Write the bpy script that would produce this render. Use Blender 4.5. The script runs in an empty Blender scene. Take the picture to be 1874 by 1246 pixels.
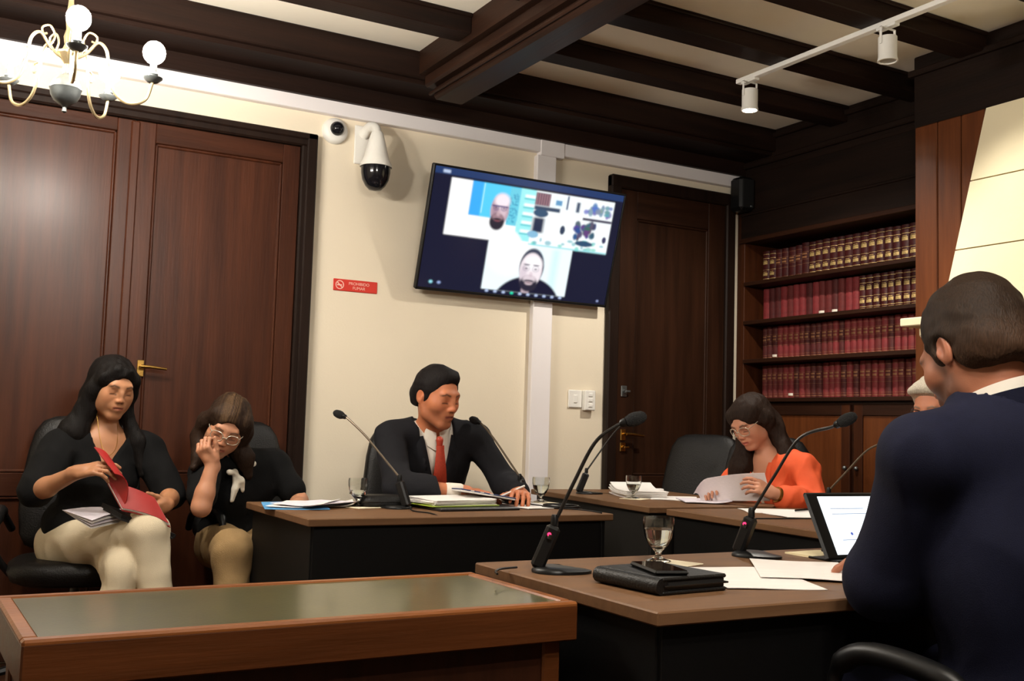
import bpy, math, random
import numpy as np
from mathutils import Vector, Matrix

random.seed(7)
rng = np.random.default_rng(11)
scene = bpy.context.scene
COL = scene.collection
R = math.radians

# ------------------------------------------------------------------ camera, light, exposure
CAM_YAW, CAM_PITCH, CAM_ROLL = R(29.4237), R(4.6786), R(1.7342)
cam_data = bpy.data.cameras.new('camera')
cam_data.sensor_width = 36.0
cam_data.lens = 1925.45 * 36.0 / 1874.0
cam_data.clip_start = 0.05
cam = bpy.data.objects.new('camera', cam_data)
COL.objects.link(cam)
cam.location = (0, 0, 1.06)
_f = Vector((math.sin(CAM_YAW) * math.cos(CAM_PITCH), math.cos(CAM_YAW) * math.cos(CAM_PITCH), math.sin(CAM_PITCH)))
_r = Vector((math.cos(CAM_YAW), -math.sin(CAM_YAW), 0))
_u = _r.cross(_f)
_r2 = _r * math.cos(CAM_ROLL) + _u * math.sin(CAM_ROLL)
_u2 = _u * math.cos(CAM_ROLL) - _r * math.sin(CAM_ROLL)
_m = Matrix((_r2, _u2, -_f)).transposed()
cam.rotation_euler = _m.to_euler()
scene.camera = cam

world = bpy.data.worlds.new('world')
scene.world = world
world.use_nodes = True
world.node_tree.nodes['Background'].inputs[0].default_value = (1.0, 0.86, 0.68, 1)
world.node_tree.nodes['Background'].inputs[1].default_value = 0.02

scene.view_settings.view_transform = 'Standard'
scene.view_settings.look = 'None'
scene.view_settings.gamma = 1.0
scene.view_settings.use_curve_mapping = False
scene.view_settings.exposure = 0.0
scene.cycles.max_bounces = 8
scene.cycles.diffuse_bounces = 5
scene.cycles.glossy_bounces = 4
scene.cycles.transmission_bounces = 8
scene.cycles.caustics_reflective = False
scene.cycles.caustics_refractive = False

BULB_POWER = 560.0        # emission strength of every chandelier globe
SPOT_POWER = 24.0        # track spots, W
WARM = (1.0, 0.93, 0.82)

# ------------------------------------------------------------------ materials
def lin(c):
    out = []
    for v in c:
        v = v / 255.0
        out.append(v / 12.92 if v <= 0.04045 else ((v + 0.055) / 1.055) ** 2.4)
    return tuple(out)

MATS = {}

def mat(name, col, rough=0.5, metal=0.0, spec=0.5, coat=0.0, crough=0.3, var=0.0, vscale=8.0, bump=0.0, bscale=60.0, stretch=None,
        emit=None, estr=0.0, trans=0.0, ior=1.45, sheen=0.0, coords='Object', col2=None, alpha=1.0, rvar=0.0):
    if name in MATS:
        return MATS[name]
    m = bpy.data.materials.new(name)
    m.use_nodes = True
    nt = m.node_tree
    b = nt.nodes['Principled BSDF']
    c = lin(col)
    b.inputs['Base Color'].default_value = (*c, 1)
    b.inputs['Roughness'].default_value = rough
    b.inputs['Metallic'].default_value = metal
    b.inputs['Specular IOR Level'].default_value = spec
    b.inputs['IOR'].default_value = ior
    if coat:
        b.inputs['Coat Weight'].default_value = coat
        b.inputs['Coat Roughness'].default_value = crough
    if trans:
        b.inputs['Transmission Weight'].default_value = trans
    if sheen:
        b.inputs['Sheen Weight'].default_value = sheen
    if emit is not None:
        b.inputs['Emission Color'].default_value = (*lin(emit), 1)
        b.inputs['Emission Strength'].default_value = estr
    if var or bump or rvar:
        tc = nt.nodes.new('ShaderNodeTexCoord')
        mp = nt.nodes.new('ShaderNodeMapping')
        nt.links.new(tc.outputs[coords], mp.inputs[0])
        if stretch:
            mp.inputs['Scale'].default_value = stretch
        if var or rvar:
            n = nt.nodes.new('ShaderNodeTexNoise')
            n.inputs['Scale'].default_value = vscale
            n.inputs['Detail'].default_value = 6
            n.inputs['Roughness'].default_value = 0.6
            nt.links.new(mp.outputs[0], n.inputs['Vector'])
        if var:
            rp = nt.nodes.new('ShaderNodeValToRGB')
            c2 = lin(col2) if col2 else tuple(v * (1 + var) for v in c)
            c1 = c if col2 else tuple(v * (1 - var) for v in c)
            rp.color_ramp.elements[0].position = 0.3
            rp.color_ramp.elements[1].position = 0.7
            rp.color_ramp.elements[0].color = (*c1, 1)
            rp.color_ramp.elements[1].color = (*[min(1, v) for v in c2], 1)
            nt.links.new(n.outputs['Fac'], rp.inputs[0])
            nt.links.new(rp.outputs[0], b.inputs['Base Color'])
        if rvar:
            mr = nt.nodes.new('ShaderNodeMapRange')
            mr.inputs[3].default_value = max(0.02, rough - rvar)
            mr.inputs[4].default_value = min(1, rough + rvar)
            nt.links.new(n.outputs['Fac'], mr.inputs[0])
            nt.links.new(mr.outputs[0], b.inputs['Roughness'])
        if bump:
            n2 = nt.nodes.new('ShaderNodeTexNoise')
            n2.inputs['Scale'].default_value = bscale
            n2.inputs['Detail'].default_value = 4
            nt.links.new(mp.outputs[0], n2.inputs['Vector'])
            bp = nt.nodes.new('ShaderNodeBump')
            bp.inputs['Strength'].default_value = bump
            bp.inputs['Distance'].default_value = 0.01
            nt.links.new(n2.outputs['Fac'], bp.inputs['Height'])
            nt.links.new(bp.outputs[0], b.inputs['Normal'])
    MATS[name] = m
    return m

def vcol_mat(name, rough=0.5, spec=0.4, bump=0.0, bscale=200.0, sss=0.0, emit=False, estr=1.0, coat=0.0, var=0.0, vscale=20, stretch=None):
    """material that takes its colour from the mesh's own colour attribute"""
    if name in MATS:
        return MATS[name]
    m = bpy.data.materials.new(name)
    m.use_nodes = True
    nt = m.node_tree
    b = nt.nodes['Principled BSDF']
    at = nt.nodes.new('ShaderNodeVertexColor')
    at.layer_name = 'Col'
    src = at.outputs[0]
    tc = nt.nodes.new('ShaderNodeTexCoord')
    if var:
        mp = nt.nodes.new('ShaderNodeMapping')
        nt.links.new(tc.outputs['Object'], mp.inputs[0])
        if stretch:
            mp.inputs['Scale'].default_value = stretch
        n = nt.nodes.new('ShaderNodeTexNoise')
        n.inputs['Scale'].default_value = vscale
        n.inputs['Detail'].default_value = 5
        nt.links.new(mp.outputs[0], n.inputs['Vector'])
        mr = nt.nodes.new('ShaderNodeMapRange')
        mr.inputs[1].default_value = 0.25
        mr.inputs[2].default_value = 0.75
        mr.inputs[3].default_value = 1 - var
        mr.inputs[4].default_value = 1 + var
        nt.links.new(n.outputs['Fac'], mr.inputs[0])
        mx = nt.nodes.new('ShaderNodeVectorMath')
        mx.operation = 'SCALE'
        nt.links.new(src, mx.inputs[0])
        nt.links.new(mr.outputs[0], mx.inputs['Scale'])
        src = mx.outputs[0]
    b.inputs['Roughness'].default_value = rough
    b.inputs['Specular IOR Level'].default_value = spec
    if coat:
        b.inputs['Coat Weight'].default_value = coat
    if emit:
        b.inputs['Base Color'].default_value = (0.004, 0.004, 0.006, 1)
        nt.links.new(src, b.inputs['Emission Color'])
        b.inputs['Emission Strength'].default_value = estr
    else:
        nt.links.new(src, b.inputs['Base Color'])
    if sss:
        b.inputs['Subsurface Weight'].default_value = sss
        b.inputs['Subsurface Radius'].default_value = (0.012, 0.004, 0.002)
        b.inputs['Subsurface Scale'].default_value = 0.5
    if bump:
        n2 = nt.nodes.new('ShaderNodeTexNoise')
        n2.inputs['Scale'].default_value = bscale
        if stretch:
            mp2 = nt.nodes.new('ShaderNodeMapping')
            mp2.inputs['Scale'].default_value = stretch
            nt.links.new(tc.outputs['Object'], mp2.inputs[0])
            nt.links.new(mp2.outputs[0], n2.inputs['Vector'])
        else:
            nt.links.new(tc.outputs['Object'], n2.inputs['Vector'])
        bp = nt.nodes.new('ShaderNodeBump')
        bp.inputs['Strength'].default_value = bump
        bp.inputs['Distance'].default_value = 0.004
        nt.links.new(n2.outputs['Fac'], bp.inputs['Height'])
        nt.links.new(bp.outputs[0], b.inputs['Normal'])
    MATS[name] = m
    return m

# ------------------------------------------------------------------ mesh builder
class MB:
    def __init__(s):
        s.v = []
        s.f = []
        s.c = None

    def add(s, vs, fs):
        o = len(s.v)
        s.v.extend([tuple(map(float, p)) for p in vs])
        s.f.extend([tuple(i + o for i in f) for f in fs])
        return s

    def box(s, x0, x1, y0, y1, z0, z1, b=0.0, M=None):
        """box, with chamfered edges when b > 0, optionally placed by the matrix M"""
        x0, x1 = min(x0, x1), max(x0, x1)
        y0, y1 = min(y0, y1), max(y0, y1)
        z0, z1 = min(z0, z1), max(z0, z1)
        if b <= 0:
            vs = [(x, y, z) for x in (x0, x1) for y in (y0, y1) for z in (z0, z1)]
            fs = [(0, 1, 3, 2), (4, 6, 7, 5), (0, 4, 5, 1), (2, 3, 7, 6), (0, 2, 6, 4), (1, 5, 7, 3)]
        else:
            b = min(b, (x1 - x0) * 0.49, (y1 - y0) * 0.49, (z1 - z0) * 0.49)
            vs, ix = [], {}
            for sx in (0, 1):
                for sy in (0, 1):
                    for sz in (0, 1):
                        X, Y, Z = (x0, x1)[sx], (y0, y1)[sy], (z0, z1)[sz]
                        dx, dy, dz = (b, -b)[sx], (b, -b)[sy], (b, -b)[sz]
                        for k, p in enumerate(((X, Y + dy, Z + dz), (X + dx, Y, Z + dz), (X + dx, Y + dy, Z))):
                            ix[sx, sy, sz, k] = len(vs)
                            vs.append(p)
            fs = []
            for k in range(3):
                for sd in (0, 1):
                    q = []
                    for a, c in ((0, 0), (1, 0), (1, 1), (0, 1)):
                        t = [0, 0, 0]
                        t[k] = sd
                        t[(k + 1) % 3] = a
                        t[(k + 2) % 3] = c
                        q.append(ix[(*t, k)])
                    fs.append(tuple(q) if sd else tuple(q[::-1]))
            for k in range(3):
                for a in (0, 1):
                    for c in (0, 1):
                        u, w = (k + 1) % 3, (k + 2) % 3
                        t0, t1 = [0, 0, 0], [0, 0, 0]
                        t0[k], t1[k] = 0, 1
                        t0[u] = t1[u] = a
                        t0[w] = t1[w] = c
                        q = (ix[(*t0, u)], ix[(*t0, w)], ix[(*t1, w)], ix[(*t1, u)])
                        fs.append(q if (a ^ c) else q[::-1])
            for sx in (0, 1):
                for sy in (0, 1):
                    for sz in (0, 1):
                        q = (ix[sx, sy, sz, 0], ix[sx, sy, sz, 1], ix[sx, sy, sz, 2])
                        fs.append(q if (sx + sy + sz) % 2 else q[::-1])
        if M is not None:
            vs = [tuple(M @ Vector(p)) for p in vs]
        return s.add(vs, fs)

    def lathe(s, prof, c=(0, 0, 0), n=24, M=None, close=True):
        vs, fs = [], []
        for r, z in prof:
            for i in range(n):
                a = 2 * math.pi * i / n
                vs.append((r * math.cos(a), r * math.sin(a), z))
        for j in range(len(prof) - 1):
            for i in range(n):
                k = (i + 1) % n
                fs.append((j * n + i, j * n + k, (j + 1) * n + k, (j + 1) * n + i))
        if close:
            fs.append(tuple(range(n))[::-1])
            fs.append(tuple((len(prof) - 1) * n + i for i in range(n)))
        if M is not None:
            vs = [tuple(M @ Vector(p)) for p in vs]
        vs = [(p[0] + c[0], p[1] + c[1], p[2] + c[2]) for p in vs]
        return s.add(vs, fs)

    def tube(s, pts, r, n=10, cap=True):
        pts = [Vector(p) for p in pts]
        rs = r if isinstance(r, (list, tuple)) else [r] * len(pts)
        t0 = (pts[1] - pts[0]).normalized()
        nrm = t0.orthogonal().normalized()
        vs, fs = [], []
        for i, p in enumerate(pts):
            if i == 0:
                t = t0
            elif i == len(pts) - 1:
                t = (pts[-1] - pts[-2]).normalized()
            else:
                t = ((pts[i + 1] - p).normalized() + (p - pts[i - 1]).normalized()).normalized()
            nrm = (nrm - t * nrm.dot(t)).normalized()
            bi = t.cross(nrm)
            for k in range(n):
                a = 2 * math.pi * k / n
                vs.append(tuple(p + (nrm * math.cos(a) + bi * math.sin(a)) * rs[i]))
        for j in range(len(pts) - 1):
            for i in range(n):
                k = (i + 1) % n
                fs.append((j * n + i, j * n + k, (j + 1) * n + k, (j + 1) * n + i))
        if cap:
            fs.append(tuple(range(n))[::-1])
            fs.append(tuple((len(pts) - 1) * n + i for i in range(n)))
        return s.add(vs, fs)

    def prism(s, poly, d, M=None):
        """polygon in local xy (ccw), from z=0 to z=d, placed by M"""
        n = len(poly)
        vs = [(p[0], p[1], 0) for p in poly] + [(p[0], p[1], d) for p in poly]
        fs = [tuple(range(n))[::-1], tuple(range(n, 2 * n))]
        for i in range(n):
            k = (i + 1) % n
            fs.append((i, k, n + k, n + i))
        if M is not None:
            vs = [tuple(M @ Vector(p)) for p in vs]
        return s.add(vs, fs)

    def sheet(s, fn, nu, nv, th=0.0):
        """surface fn(u, v) -> xyz with thickness th along its normal"""
        g = [[Vector(fn(i / nu, j / nv)) for j in range(nv + 1)] for i in range(nu + 1)]
        N = [[None] * (nv + 1) for _ in range(nu + 1)]
        for i in range(nu + 1):
            for j in range(nv + 1):
                du = g[min(i + 1, nu)][j] - g[max(i - 1, 0)][j]
                dv = g[i][min(j + 1, nv)] - g[i][max(j - 1, 0)]
                N[i][j] = du.cross(dv).normalized()
        W = nv + 1
        top = [g[i][j] + N[i][j] * th / 2 for i in range(nu + 1) for j in range(W)]
        if th == 0:
            return s.add(top, [(i * W + j, (i + 1) * W + j, (i + 1) * W + j + 1, i * W + j + 1) for i in range(nu) for j in range(nv)])
        bot = [g[i][j] - N[i][j] * th / 2 for i in range(nu + 1) for j in range(W)]
        o = len(top)
        fs = []
        for i in range(nu):
            for j in range(nv):
                q = (i * W + j, (i + 1) * W + j, (i + 1) * W + j + 1, i * W + j + 1)
                fs.append(q)
                fs.append(tuple(o + k for k in q[::-1]))
        for j in range(nv):
            fs.append((j, j + 1, o + j + 1, o + j))
            a = nu * W + j
            fs.append((a + 1, a, o + a, o + a + 1))
        for i in range(nu):
            fs.append(((i + 1) * W, i * W, o + i * W, o + (i + 1) * W))
            a = i * W + nv
            fs.append((a, a + W, o + a + W, o + a))
        return s.add(top + bot, fs)

    def sphere(s, c, r, nu=16, nv=10, sc=(1, 1, 1)):
        prof = [(max(1e-4, r * math.sin(math.pi * j / nv)), -r * math.cos(math.pi * j / nv)) for j in range(nv + 1)]
        vs0, o = [], len(s.v)
        s.lathe(prof, (0, 0, 0), nu)
        for i in range(o, len(s.v)):
            p = s.v[i]
            s.v[i] = (p[0] * sc[0] + c[0], p[1] * sc[1] + c[1], p[2] * sc[2] + c[2])
        return s

    def build(s, name, m, parent=None, smooth=True, angle=40, label=None):
        me = bpy.data.meshes.new(name)
        me.from_pydata(s.v, [], s.f)
        me.materials.append(m)
        if smooth:
            me.shade_smooth()
            try:
                me.set_sharp_from_angle(angle=R(angle))
            except Exception:
                pass
        o = bpy.data.objects.new(name, me)
        COL.objects.link(o)
        if parent is not None:
            o.parent = parent
        if label:
            o['label'] = label
        return o

def tag(o, label, cat, group=None, kind=None):
    o['label'] = label
    o['category'] = cat
    if group:
        o['group'] = group
    if kind:
        o['kind'] = kind
    return o

def thing(name, label, cat, loc=(0, 0, 0), rz=0.0, group=None):
    o = bpy.data.objects.new(name, None)
    o.empty_display_size = 0.05
    COL.objects.link(o)
    o.location = loc
    o.rotation_euler = (0, 0, rz)
    return tag(o, label, cat, group)

def struct(o, label=None):
    o['kind'] = 'structure'
    if label:
        o['label'] = label
    return o

def copy_tree(o, parent=None):
    c = o.copy()
    COL.objects.link(c)
    c.parent = parent
    for ch in list(o.children):
        copy_tree(ch, c)
    return c

def share(name, me, m, parent, loc=(0, 0, 0), rot=(0, 0, 0), scale=(1, 1, 1)):
    o = bpy.data.objects.new(name, me)
    COL.objects.link(o)
    o.parent = parent
    o.location = loc
    o.rotation_euler = rot
    o.scale = scale
    return o

def rect(x0, x1, y0, y1):
    return [(x0, y0), (x1, y0), (x1, y1), (x0, y1)]

def catmull(pts, n=8):
    P = [Vector(p) for p in pts]
    P = [P[0] * 2 - P[1]] + P + [P[-1] * 2 - P[-2]]
    out = []
    for i in range(1, len(P) - 2):
        for k in range(n):
            t = k / n
            a, b, c, d = P[i - 1], P[i], P[i + 1], P[i + 2]
            out.append(0.5 * ((2 * b) + (c - a) * t + (2 * a - 5 * b + 4 * c - d) * t * t + (3 * b - a - 3 * c + d) * t ** 3))
    out.append(P[-2])
    return out

# shared materials
def wood(name, c1, c2, axis='z', rough=0.4, coat=0.0, scale=2.2, bump=0.12, crough=.22):
    st = {'z': (9, 9, 0.6), 'x': (0.6, 9, 9), 'y': (9, 0.6, 9)}[axis]
    return mat(name, c1, rough=rough + .12, coat=coat * .5, crough=crough, spec=.14, var=0.3, vscale=scale, col2=c2, stretch=st, bump=bump, bscale=scale * 5, rvar=0.08)

W_DOOR = wood('door_wood', (46, 21, 11), (74, 38, 21), 'z', 0.36, 0.6, crough=.3)
W_DOOR_X = wood('door_wood_rail', (42, 20, 11), (64, 33, 19), 'x', 0.36, 0.35)
W_DARK = wood('dark_door_wood', (34, 18, 9), (52, 29, 16), 'z', 0.42, 0.15)
W_DARK_X = wood('dark_door_rail', (34, 18, 9), (50, 28, 16), 'x', 0.42, 0.15)
W_FRAME = wood('door_frame_wood', (24, 15, 11), (36, 23, 17), 'z', 0.4, 0.2)
W_BEAM_X = wood('beam_wood_x', (24, 14, 10), (40, 24, 17), 'x', 0.5, 0.1)
W_BEAM_Y = wood('beam_wood_y', (28, 16, 10), (48, 28, 18), 'y', 0.45, 0.15)
W_CASE = wood('bookcase_wood', (50, 23, 10), (74, 38, 18), 'z', 0.42, 0.2)
W_CASE_Y = wood('bookcase_shelf_wood', (34, 17, 9), (50, 26, 14), 'y', 0.42, 0.2)
W_PIL = wood('chimney_panel_wood', (80, 40, 17), (106, 58, 28), 'z', 0.34, 0.35)
W_TABLE = wood('table_laminate', (100, 72, 50), (120, 88, 62), 'x', 0.42, 0.1, scale=3.5, bump=0.03)
W_TABLE_Y = wood('table_laminate_y', (100, 72, 50), (120, 88, 62), 'y', 0.42, 0.1, scale=3.5, bump=0.03)
W_DESK = wood('desk_cherry_wood', (66, 34, 14), (92, 50, 23), 'x', 0.3, 0.4)
W_DESK_D = wood('desk_body_wood', (38, 18, 9), (54, 27, 14), 'z', 0.4, 0.2)
W_EDGE = wood('desk_edge_wood', (112, 64, 30), (142, 86, 44), 'x', 0.3, 0.4)
W_DARKBEAM = wood('dark_frieze_wood', (20, 12, 8), (32, 19, 13), 'y', 0.5, 0.1)
WALL = mat('wall_plaster', (228, 216, 194), 0.85, var=0.025, vscale=1.5, bump=0.05, bscale=90)
CEIL = mat('ceiling_plaster', (246, 238, 220), 0.9, var=0.03, vscale=2)
DUCT = mat('white_duct_plastic', (234, 229, 230), 0.5, var=0.02, vscale=3)
BLACKPANEL = mat('black_panel', (9, 8, 8), 0.6, spec=.2, var=0.1, vscale=20, bump=0.05, bscale=300)
GREYPANEL = mat('charcoal_panel', (32, 30, 28), 0.6, spec=.2, var=0.08, vscale=20)
LEATHER = mat('black_leather', (17, 16, 16), 0.45, spec=.35, var=0.15, vscale=30, bump=0.25, bscale=160)
PLASTIC = mat('black_plastic', (14, 14, 15), 0.4, spec=.35, var=0.1, vscale=40)
MESHBLK = mat('black_foam', (14, 14, 15), 0.9, bump=0.6, bscale=500)
METAL = mat('dark_metal', (70, 68, 66), 0.3, metal=0.9, var=0.08, vscale=60)
PALE_BRASS = mat('pale_brass', (198, 178, 138), 0.3, metal=0.9, var=0.12, vscale=40)
BRASS = mat('brass', (190, 150, 80), 0.28, metal=1.0, var=0.12, vscale=40)
PEWTER = mat('pewter', (120, 124, 124), 0.35, metal=0.8, var=0.12, vscale=50)
WHITEP = mat('white_plastic', (232, 230, 224), 0.4, var=0.02, vscale=20)
PAPER = mat('white_paper', (236, 232, 228), 0.8, var=0.02, vscale=25)
PAPER2 = mat('printed_paper', (222, 212, 212), 0.8, var=0.05, vscale=60, stretch=(1, 1, 6))
GLASS = mat('clear_glass', (250, 252, 250), 0.02, trans=1.0, ior=1.46)
WATER = mat('water', (246, 250, 250), 0.0, trans=1.0, ior=1.33)
# ------------------------------------------------------------------ the room shell
YW = 5.0      # back wall
XB = 4.422    # bookcase wall
ZC = 2.90     # ceiling

def sbox(name, m, b, parent=None, bev=0.0, label=None):
    o = MB().box(*b, b=bev).build(name, m, parent, smooth=bev > 0)
    if parent is None:
        struct(o, label)
    elif label:
        o['label'] = label
    return o

FLOORM = wood('floor_planks', (52, 32, 22), (84, 54, 36), 'x', 0.4, 0.2)
flo = sbox('floor', FLOORM, (-2.6, 5.2, -3.2, 5.2, -0.06, -0.012), label='dark brown plank floor of the hearing room')
plank_me = None
k = 0
yy = 0.9
while yy < 4.99:
    for xx in ((-2.6, 0.2), (0.2, 2.6), (2.6, 4.9)):
        off = 0.35 * ((k * 37) % 5 - 2) / 2
        xa, xb = (xx[0] if xx[0] < -2 else xx[0] + off), (xx[1] if xx[1] > 4 else xx[1] + off)
        MB().box(xa + .001, xb - .001, yy + .001, yy + .139, -.0125, 0.0, b=.0015).build('plank', FLOORM, flo)
    k += 1
    yy += .14
sbox('floor_edge', FLOORM, (-2.6, 5.2, -3.2, 0.9, -0.0125, 0.0), flo)

ceil = sbox('ceiling', CEIL, (-2.6, 5.2, -3.2, 5.2, ZC, ZC + .05), label='cream plaster ceiling between dark wooden beams')
wall_back = sbox('wall_back', WALL, (-2.6, 5.2, YW, YW + .1, 0, ZC), label='cream plaster wall behind the seated people')
wall_right = sbox('wall_right', W_CASE, (4.80, 4.9, -3.2, YW, 0, ZC), label='dark panelled wall behind the bookcase')
wall_left = sbox('wall_left', WALL, (-2.7, -2.6, -3.2, YW, 0, ZC), label='cream plaster wall at the left of the room')
wall_front = sbox('wall_front', WALL, (-2.6, 4.9, -3.3, -3.2, 0, ZC), label='cream plaster wall behind the viewer')

# ceiling timber: cross beam, joists, wall beams
mb = MB()
mb.box(2.06, 2.34, -3.2, 4.70, 2.78, ZC)
mb.box(2.085, 2.315, -3.2, 4.66, 2.715, 2.78, b=.012)
mb.box(2.119, 2.281, -3.2, 4.62, 2.65, 2.715, b=.012)
mb.box(2.10, 2.118, -3.2, 4.64, 2.672, 2.69, b=.006)
mb.box(2.282, 2.30, -3.2, 4.64, 2.672, 2.69, b=.006)
mb.build('cross_beam', W_BEAM_Y, ceil)
JY = [4.105 - .556 * i for i in range(13)]
for xa, xb in ((-2.6, 2.06), (2.34, 4.44)):
    for y in JY:
        j = MB()
        j.box(xa, xb, y, y + .13, ZC - .09, ZC, b=.004)
        j.box(xa, xb, y - .012, y + .142, ZC - .018, ZC, b=.004)
        j.build('joist', W_BEAM_X, ceil)
mb = MB()
mb.box(-2.6, 4.78, 4.93, YW, 2.66, ZC)
mb.box(-2.6, 4.78, 4.667, 4.94, 2.765, ZC, b=.006)
mb.box(-2.6, 4.78, 4.70, 4.94, 2.745, 2.77, b=.006)
mb.build('wall_beam', W_BEAM_X, ceil)
mb = MB()
mb.box(4.422, 4.80, -3.2, 4.95, 2.66, ZC)
mb.box(4.40, 4.45, -3.2, 4.95, 2.70, 2.735, b=.006)
mb.box(4.395, 4.45, -3.2, 4.95, 2.845, 2.875, b=.006)
mb.build('wall_beam', W_DARKBEAM, ceil)
mb = MB()
mb.box(4.10, 4.44, .9, 3.392, 2.54, ZC, b=.006)
mb.box(4.075, 4.44, .9, 3.41, 2.80, 2.83, b=.006)
mb.build('soffit_beam', W_DARKBEAM, ceil)

# double door on the left
d1 = struct(thing('door_1', 'tall brown panelled double door behind the two seated women', 'door', (0, YW, 0)))
del d1['category']
def panel_leaf(parent, x0, x1, z1, panels, ms, mr, mp, yo=-.03, stile=.085):
    """a leaf of stiles, rails and recessed panels; panels = [(x0, x1, z0, z1)]"""
    px0, px1 = panels[0][0], panels[0][1]
    MB().box(x0, px0, yo, 0, 0.01, z1, b=.003).build('stile', ms, parent)
    MB().box(px1, x1, yo, 0, 0.01, z1, b=.003).build('stile', ms, parent)
    zs = sorted(panels, key=lambda p: p[2])
    lo = 0.01
    for p in zs + [None]:
        hi = p[2] if p else z1
        MB().box(px0, px1, yo, 0, lo, hi, b=.003).build('rail', mr, parent)
        if p:
            MB().box(px0, px1, yo + .017, 0, p[2], p[3]).build('panel', mp, parent)
            t = MB()
            for a, b_, c, d in ((px0, px1, p[2], p[2] + .014), (px0, px1, p[3] - .014, p[3]), (px0, px0 + .014, p[2], p[3]), (px1 - .014, px1, p[2], p[3])):
                t.box(a, b_, yo + .004, yo + .02, c, d, b=.005)
            t.build('panel_moulding', ms, parent)
            lo = p[3]
panel_leaf(d1, .80, 1.574, 2.405, [(.887, 1.489, .80, 2.313), (.887, 1.489, .12, .70)], W_DOOR, W_DOOR_X, W_DOOR)
panel_leaf(d1, .03, .795, 2.405, [(.115, .718, .80, 2.345), (.115, .718, .12, .70)], W_DOOR, W_DOOR_X, W_DOOR)
MB().box(.775, .815, -.042, -.02, .01, 2.40, b=.006).build('meeting_bead', W_DOOR, d1)
MB().box(1.576, 1.652, -.05, 0, 0, 2.415, b=.008).box(1.60, 1.652, -.062, 0, 0, 2.472, b=.006).build('jamb', W_FRAME, d1)
MB().box(-.05, .028, -.05, 0, 0, 2.415, b=.008).box(-.05, .0, -.062, 0, 0, 2.472, b=.006).build('jamb', W_FRAME, d1)
MB().box(-.05, 1.652, -.05, 0, 2.408, 2.45, b=.008).box(-.05, 1.652, -.062, 0, 2.44, 2.472, b=.006).build('lintel', W_FRAME, d1)
hd = MB()
hd.box(.862, .892, -.036, -.03, 1.235, 1.31, b=.002)
hd.tube([(.877, -.03, 1.28), (.877, -.075, 1.28)], .008, 10)
hd.tube([(.872, -.07, 1.28), (.91, -.072, 1.279), (.985, -.07, 1.272)], [.009, .008, .006], 10)
hd.tube([(.877, -.03, 1.247), (.877, -.044, 1.247)], .008, 10)
hd.build('door_handle', BRASS, d1, label='brass lever handle')

# single dark door on the right
d2 = struct(thing('door_2', 'dark brown single door beside the bookcase', 'door', (0, YW, 0)))
del d2['category']
panel_leaf(d2, 3.50, 4.295, 2.465, [(3.625, 4.165, .80, 2.30), (3.625, 4.165, .12, .68)], W_DARK, W_DARK_X, W_DARK)
MB().box(3.427, 3.50, -.05, 0, 0, 2.537, b=.008).build('jamb', W_FRAME, d2)
MB().box(4.295, 4.368, -.05, 0, 0, 2.537, b=.008).build('jamb', W_FRAME, d2)
MB().box(3.427, 4.368, -.052, 0, 2.465, 2.540, b=.008).build('lintel', W_FRAME, d2)
for z, nm, h in ((1.283, 'deadbolt', .032), (.962, 'keyhole_plate', .026)):
    t = MB().box(3.532, 3.572, -.037, -.03, z - h, z + h, b=.003)
    t.tube([(3.552, -.03, z), (3.552, -.052, z)], .011, 12)
    t.box(3.552, 3.585, -.054, -.046, z - .006, z + .006, b=.002)
    t.build(nm, PEWTER if nm == 'deadbolt' else BRASS, d2)
t = MB().box(3.535, 3.57, -.037, -.03, 1.00, 1.065, b=.003)
t.tube([(3.552, -.03, 1.037), (3.552, -.078, 1.037)], .008, 10)
t.tube([(3.547, -.074, 1.037), (3.60, -.076, 1.036), (3.672, -.073, 1.028)], [.010, .009, .007], 10)
t.build('door_handle', BRASS, d2, label='brass lever handle')

# white cable duct along the top of the wall, with a vertical drop
dt = thing('cable_duct', 'white plastic cable duct along the wall under the ceiling beam, with a vertical branch', 'cable duct', (0, YW, 0))
MB().box(-2.5, 2.945, -.045, 0, 2.592, 2.688, b=.004).build('horizontal_duct', DUCT, dt)
MB().box(3.093, 4.462, -.045, 0, 2.590, 2.686, b=.004).build('horizontal_duct', DUCT, dt)
MB().box(2.941, 3.098, -.05, 0, 2.574, 2.690, b=.004).build('junction_cover', DUCT, dt)
MB().box(2.925, 3.05, -.042, 0, 0.05, 2.575, b=.004).build('vertical_duct', DUCT, dt)

# the bookcase: carcass, shelves, cupboards
bc = thing('bookcase', 'dark wooden built-in bookcase with four shelves above panelled cupboard doors', 'bookcase', (XB, 0, 0))
Y0, Y1 = 3.36, 4.962
def bp(name, m, b, bev=.003, parent=None, label=None):
    return MB().box(*b, b=bev).build(name, m, parent or bc, label=label)
bp('side_panel', W_CASE, (0, .36, Y1 - .03, Y1 + .037, 0, 2.66))
bp('side_panel', W_CASE, (0, .36, Y0 - .03, Y0, 0, 2.66))
bp('back_panel', W_CASE, (.345, .36, Y0, Y1, 0, 2.66))
bp('frieze_panel', W_DARKBEAM, (-.006, .03, Y0, Y1, 2.262, 2.66))
bp('top_rail', W_CASE_Y, (-.02, .345, Y0, Y1, 2.236, 2.264))
bp('frieze_moulding', W_DARKBEAM, (-.016, .0, Y0, Y1, 2.405, 2.42))
SHZ = [1.992, 1.752, 1.514, 1.276]
for z in SHZ:
    bp('shelf', W_CASE_Y, (-.008 if z > 1.3 else -.025, .345, Y0, Y1 - .03, z - .024, z))
bp('cupboard_frame', W_CASE_Y, (.012, .30, Y0, Y1 - .03, 0.0, 1.252))
bp('plinth', W_CASE_Y, (-.01, .02, Y0, Y1, 0.0, .10))
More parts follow.
